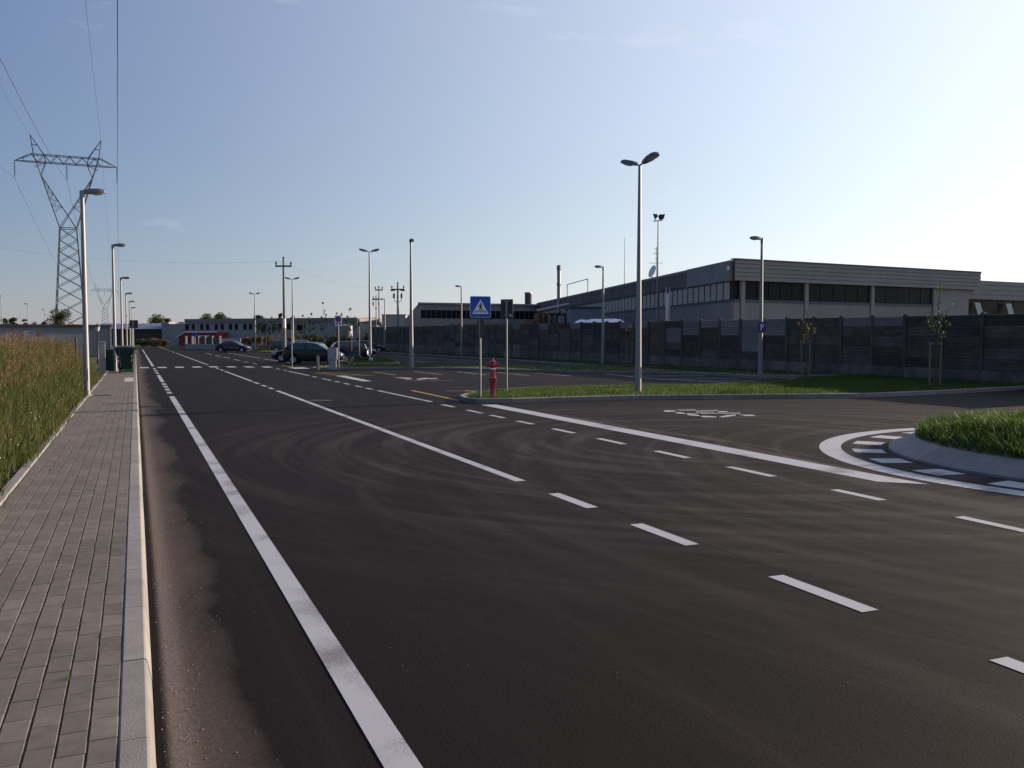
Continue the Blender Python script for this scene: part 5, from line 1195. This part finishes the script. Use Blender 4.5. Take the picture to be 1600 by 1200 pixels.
# Heading: car +x axis along the image's right when rz = -YAW
pos, rz = side_on(443,539,62.2); make_car('hatch','black hatchback with silver wheel trims parked nose towards the cabinet','car_black',pos,rz)
c_ = G(365,550.5); make_car('sedan','navy saloon parked alone beside the white hoarding','car_navy',(c_.x,c_.y),-YAW-.06, spokes=12)
pos, rz = side_on(424,515,67.0,True,.10); make_car('hatch','black car facing away from the cabinet, half hidden behind the black hatchback','car_black',pos,rz)
pos, rz = side_on(424,470,118,False,.25); make_car('hatch','small teal hatchback beyond the two black cars','car_teal',pos,rz)
pos, rz = side_on(528,575,84,False,.35); make_car('hatch','dark blue hatchback parked behind the scooter','car_blue',pos,rz)
pos, rz = side_on(556,594,112,False,.15); make_car('wagon','dark estate car beyond the blue hatchback near the wall','car_navy',pos,rz)
pos, rz = side_on(500,518,150,True,.9); make_car('wagon','pale silver car far off between the young trees','car_silver',pos,rz)
pos, rz = side_on(458,470,130,True,.5); make_car('hatch','pale blue-grey car whose roof shows behind the black hatchback','car_silver',pos,rz)

# ------------------------------------------------------------------ scooter
p = G(564,567.2); t = thing('parked_scooter', 'dark teal motor scooter on its stand beside the cabinet', 'scooter', (p.x,p.y,0), -YAW+.05)
for nm, x, r_ in (('front_wheel',.72,.26),('rear_wheel',-.62,.28)):
    m = MB(); m.lathe([(r_*.66,-.05),(r_*.92,-.055),(r_,-.02),(r_,.02),(r_*.92,.055),(r_*.66,.05)], 20, (x,0,r_), 'y', False); w_ = m.build(nm, M['rubber'], t, smooth=True)
    m = MB(); m.lathe([(r_*.66,-.04),(r_*.60,-.03),(.05,-.03),(.05,.03),(r_*.60,.03),(r_*.66,.04)], 16, (x,0,r_), 'y'); m.build('rim', M['chrome'], w_, smooth=True)
m = MB(); m.loft([[(x,-w,zb),(x,-w*1.1,(zb+zt)/2),(x,-w*.7,zt),(x,w*.7,zt),(x,w*1.1,(zb+zt)/2),(x,w,zb)] for x,w,zb,zt in ((-.95,.05,.66,.72),(-.80,.12,.58,.78),(-.45,.16,.42,.80),(-.12,.15,.28,.72),(-.02,.14,.22,.40))]); m.build('body_shell', M['scooter_teal'], t, smooth=True)
m = MB(); m.loft([[(x,-w,z0),(x,w,z0),(x,w,z1),(x,-w,z1)] for x,w,z0,z1 in ((-.08,.14,.22,.32),(.38,.15,.22,.30),(.48,.13,.26,.36))]); m.build('footboard', M['plastic_black'], t)
m = MB(); m.loft([[(x,-w,z),(x+.07,-w*.5,z+.03),(x+.07,w*.5,z+.03),(x,w,z)] for x,w,z in ((.46,.18,.30),(.50,.21,.55),(.46,.20,.80),(.40,.13,.98),(.36,.08,1.06))]); m.build('front_shield', M['scooter_teal'], t, smooth=True)
m = MB(); m.loft([[(x,-w,z),(x+.01,-w,z),(x+.01,w,z),(x,w,z)] for x,w,z in ((.42,.16,1.02),(.33,.16,1.22),(.27,.11,1.36))]); m.build('windshield', M['lamp_glass'], t)
m = MB(); m.loft([[(x,-w,z),(x,w,z),(x,w*.8,z+.09),(x,-w*.8,z+.09)] for x,w,z in ((-.88,.11,.78),(-.5,.15,.79),(-.28,.15,.74),(-.05,.10,.72))]); m.build('seat', M['plastic_black'], t, smooth=True)
m = MB(); m.tube([(.30,-.34,1.04),(.36,-.15,1.06),(.38,0,1.04),(.36,.15,1.06),(.30,.34,1.04)], .018, 8); hb = m.build('handlebar', M['plastic_black'], t)
for s in (-1,1): m = MB(); m.tube([(.33,s*.22,1.05),(.34,s*.30,1.22)], .008, 6); m.lathe([(.0,-.01),(.05,-.01),(.05,.01),(.0,.01)], 10, (.34,s*.32,1.26), 'x'); m.build('mirror', M['plastic_black'], hb)
m = MB(); m.lathe([(.02,0),(.075,.0),(.06,.05),(.02,.06)], 14, (.50,0,.92), 'x'); m.build('headlight', M['head_glass'], t)
for s in (-1,1): m = MB(); m.tube([(.46,s*.07,.75),(.60,s*.08,.50),(.72,s*.08,.26)], .025, 8); m.build('fork_leg', M['chrome'], t)
m = MB(); m.loft([[(.72+.30*math.cos(R(a)),-.06,.26+.30*math.sin(R(a))),(.72+.32*math.cos(R(a)),-.05,.26+.32*math.sin(R(a))),(.72+.32*math.cos(R(a)),.05,.26+.32*math.sin(R(a))),(.72+.30*math.cos(R(a)),.06,.26+.30*math.sin(R(a)))] for a in range(20,161,20)]); m.build('front_mudguard', M['scooter_teal'], t)
m = MB(); m.tube([(-.25,-.13,.28),(-.55,-.15,.30),(-.92,-.16,.38)], [.03,.05,.05], 8); m.build('exhaust', M['dark_metal'], t)
for s in (-1,1): m = MB(); m.tube([(-.12,s*.10,.28),(-.20,s*.17,.0)], .014, 6); m.build('stand_leg', M['dark_metal'], t)
m = MB(); m.box(-.98,-.93,-.07,.07,.62,.69); m.build('tail_light', M['tail_red'], t)

# ------------------------------------------------------------------ vegetation
def leaf_cloud(clumps, n, size, seed, matn, name, parent, flat=.0):
    g = np.random.default_rng(seed); C = np.array([c[:3] for c in clumps]); Rr = np.array([c[3:6] for c in clumps]); w = np.prod(Rr,axis=1)**(2/3); w /= w.sum()
    k_ = g.choice(len(clumps), n, p=w); d = g.normal(0,1,(n,3)); d /= np.linalg.norm(d,axis=1)[:,None]; rad = g.uniform(.25,1,n)**.5
    P = C[k_]+d*Rr[k_]*rad[:,None]*g.uniform(.85,1.12,n)[:,None]
    a = g.normal(0,1,(n,3)); a /= np.linalg.norm(a,axis=1)[:,None]; b = np.cross(a, g.normal(0,1,(n,3))); b /= np.linalg.norm(b,axis=1)[:,None]
    s = size*g.uniform(.6,1.35,n)[:,None]; V = np.empty((n,4,3)); V[:,0] = P-a*s; V[:,1] = P+b*s*.55; V[:,2] = P+a*s; V[:,3] = P-b*s*.55
    me = bpy.data.meshes.new(name); me.vertices.add(n*4); me.vertices.foreach_set('co', V.ravel()); me.loops.add(n*4); me.loops.foreach_set('vertex_index', np.arange(n*4,dtype=np.int32))
    me.polygons.add(n); me.polygons.foreach_set('loop_start', np.arange(0,n*4,4,dtype=np.int32)); me.update(calc_edges=True)
    t_ = np.clip(g.uniform(0,1,len(clumps))[k_]*.5+g.uniform(0,.6,n),0,1); at = me.attributes.new('tint','FLOAT','POINT'); at.data.foreach_set('value', np.repeat(t_,4).astype(np.float32))
    me.materials.append(M[matn]); o = bpy.data.objects.new(name, me); link(o, parent); return o
def tree(label, x, ytop, Z, halfpx, matn='leaf_dark', seed=1, n=2600, group='trees beyond the buildings', lift=.3, name='tree', gaps=1.0):
    P_ = atZ(x,528,Z); H_ = zat(ytop,Z); W = 1.3*halfpx*Z/1400; t_ = thing(name, label, 'tree', (P_.x,P_.y,-.06), 0, group); g = random.Random(seed)
    m = MB(); m.tube([(0,0,-.1),(.04*H_*g.uniform(-1,1),0,H_*.4),(.03*H_*g.uniform(-1,1),.02*H_,H_*.8)], [H_*.028,H_*.02,H_*.008], 8)
    for i in range(5): a = g.uniform(0,6.28); z = H_*g.uniform(.3,.6); m.tube([(0,0,z),(W*.5*math.cos(a),W*.5*math.sin(a),z+H_*.15),(W*.8*math.cos(a),W*.8*math.sin(a),z+H_*.22)], [H_*.011,H_*.007,H_*.003], 6)
    m.build('trunk', M['bark'], t_)
    cl = []
    for i in range(13):
        a = g.uniform(0,6.28); r_ = W*g.uniform(.0,.8); z = H_*g.uniform(lift+.1,.95); r_ *= 1-.55*max(0,(z/H_-.6))/.4
        s = W*g.uniform(.30,.52)/gaps; cl.append((r_*math.cos(a), r_*math.sin(a), z, s, s, min(s*.8, H_*1.0-z+.05)))
    leaf_cloud(cl, n, max(.10,Z/1400*.9), seed, matn, 'crown', t_); return t_
TG = 'trees beyond the buildings'
for i,(x,yt,Z,hp,mt,lab) in enumerate(((94,478,120,15,'leaf_dark','round dark tree between the pylon legs'),(10,497,170,8,'leaf_dark','dark tree above the left part of the grey roof'),(21,492,170,6,'leaf_dark','pointed dark tree above the notice board'),
     (40,496,150,7,'leaf_brown','sparse brownish tree beside the notice board roof'),(57,501,170,8,'leaf_dark','low tree crown above the grey roof between lamps'),(70,500,175,7,'leaf_dark','low dark tree close to the round tree'),
     (172,508,420,6,'leaf_dark','distant low tree near the far pylon foot'),
     (246,490,265,13,'leaf_green','bushy green tree rising behind the blue roof'),(263,492,265,8,'leaf_brown','thin brownish tree next to the bushy green tree'),(282,503,300,8,'leaf_dark','low tree behind the roof step'),
     (322,489,230,11,'leaf_green','wide green tree behind the white building roof'),(344,486,230,13,'leaf_green','open-crowned tall tree behind the white building'),(356,495,232,8,'leaf_green','smaller tree beside the open-crowned one'),
     (405,492,225,11,'leaf_dark','dark tree behind the twin lamp post and white building'),(438,487,230,5,'leaf_dark','narrow dark tree behind the tall utility pole'),(459,492,230,5,'leaf_dark','slim dark tree behind the twin lamp near the hatchback'),
     (575,520,150,10,'leaf_dark','low bushy tree at the near end of the wall'),(592,503,190,6,'leaf_dark','small dark tree between the distant halls'))):
    tree(lab, x, yt, Z, hp, mt, 50+i, 1500 if hp<10 else 2600, TG, gaps=1.25 if x in (263,344,40) else 1.0, lift=.52 if 200<x<480 else .3)
# bushes in front of the white building
BG = 'rough shrubs before the white building'
for i,(x,yt,Z,hp,mt,lab) in enumerate(((383,524,150,10,'leaf_rust','rust-brown shrub beside the white hoarding'),(402,522,150,12,'leaf_brown','brown shrub behind the first stakes'),(424,522,148,12,'leaf_brown','tan shrub by the tall utility pole'),
     (446,524,146,10,'leaf_brown','tan shrub behind the black hatchback roof'),(470,517,148,14,'leaf_green','green shrub mass left of the no-parking sign'),(495,516,146,15,'leaf_green','green shrub mass behind the pale silver car'),(520,515,144,13,'leaf_dark','dark shrub behind the no-parking sign'),
     (545,522,138,12,'leaf_brown','dry shrub behind the blue hatchback'),(566,520,136,11,'leaf_dark','dark shrub beside the edge-on sign'),(462,527,138,10,'leaf_brown','low dry shrub right of the tall utility pole'),(508,527,138,12,'leaf_brown','low dry shrub near the silver car'),
     (240,526,185,12,'leaf_brown','dry shrub before the blue-roofed shed'),(222,527,190,11,'leaf_green','green shrub before the blue-roofed shed'),(256,528,186,9,'leaf_rust','rusty shrub at the blue tower'))):
    P_ = atZ(x,528,Z); H_ = zat(yt,Z); W = hp*Z/1400; t = thing('shrub', lab, 'shrub', (P_.x,P_.y,-.06), 0, BG); g = random.Random(90+i)
    m = MB()
    for k_ in range(6): a = g.uniform(0,6.28); m.tube([(0,0,-.1),(W*.35*math.cos(a),W*.35*math.sin(a),H_*.6)], [.05,.02], 5)
    m.build('stem', M['bark'], t)
    cl = [(W*g.uniform(-.8,.8), g.uniform(-.8,.8), H_*g.uniform(.2,.72), W*g.uniform(.25,.45), W*.4, H_*g.uniform(.2,.32)) for k_ in range(12)]
    leaf_cloud(cl, 1700, .11, 300+i, mt, 'foliage', t)
# young staked trees
def sapling(label, x, ybase, yst, ytop, sx=6, seed=1, leaf='leaf_green', nleaf=110, Z=None, spread=.45, lsize=.045, nstake=2, z=.1, group='young staked trees'):
    P_ = G(x,ybase,.12) if Z is None else atZ(x,ybase,Z); d = P_.x*math.sin(YAW)+P_.y*math.cos(YAW); hs = zat(yst,d)-z; H_ = zat(ytop,d)-z; wst = sx*d/1400
    t_ = thing('young_tree', label, 'tree', (P_.x,P_.y,z), -YAW, group); g = random.Random(seed)
    xs_ = ([-wst,wst] if nstake == 2 else [wst])
    for q in xs_: m = MB(); m.tube([(q,.05,-.1),(q,.05,hs)], .035, 7); m.build('stake', M['wood'], t_)
    if nstake == 2: m = MB(); m.box(-wst-.05,wst+.05,.02,.08,hs-.10,hs-.02); m.build('crossbar', M['wood'], t_)
    tr = [(0,0,-.1),(.02,0,hs),(g.uniform(-.05,.05),.03,(hs+H_)/2),(g.uniform(-.08,.08),.0,H_*.97)]
    m = MB(); m.tube(tr, [.03,.024,.016,.005], 7); tips = []
    for i in range(9):
        f = g.uniform(.0,.8); z0 = hs*.85+(H_-hs)*f*.8; a = g.uniform(0,6.28); l = spread*g.uniform(.5,1)*(1-.4*f); q = (l*math.cos(a), l*math.sin(a)*.8, z0+l*g.uniform(.8,1.6)); q = (q[0],q[1],min(q[2],H_)); m.tube([(0,0,z0),(q[0]*.6,q[1]*.6,z0+(q[2]-z0)*.45),q], [.011,.008,.003], 5); tips.append(q); tips.append((q[0]*.6,q[1]*.6,z0+(q[2]-z0)*.5))
    m.build('trunk', M['bark'], t_)
    cl = [(q[0],q[1],q[2],.10,.10,.13) for q in tips]+[(tr[3][0],tr[3][1],H_*.97,.14,.14,.16)]
    leaf_cloud(cl, nleaf, lsize, seed, leaf, 'crown', t_); return t_
sapling('young tree between two stakes with a crossbar near the purple parking sign', 1258.5, 592, 531, 481, 6.5, 1, 'leaf_brown', 130, spread=.4)
sapling('leafier young tree between two stakes before the factory corner wall', 1461.5, 603, 534, 446, 8.5, 2, 'leaf_green', 230, spread=.65)
sapling('thin reddish young tree with stakes beside the tall twin lamp post', 983, 571, 529, 506, 4.2, 3, 'leaf_rust', 170, spread=.3, lsize=.05)
for i,(x,yt) in enumerate(((407.5,505),(415.5,500),(425,495),(435,498),(473,492),(488,489),(505.5,471),(526,488))):
    sapling('%s staked young tree from the navy saloon, before the shrubs' % ('first','second','third','fourth','fifth','sixth','seventh','eighth')[i], x, 546, 522.5, yt, .8, 10+i, 'leaf_dark', 230, Z=128+i*.6, spread=1.0, lsize=.13, nstake=1, z=0, group='row of staked young trees before the shrubs')
sapling('taller young tree with scattered leaves behind the scooter', 548.5, 552, 521.5, 481, .9, 31, 'leaf_dark', 300, Z=80, spread=1.0, lsize=.07, nstake=1, z=0)
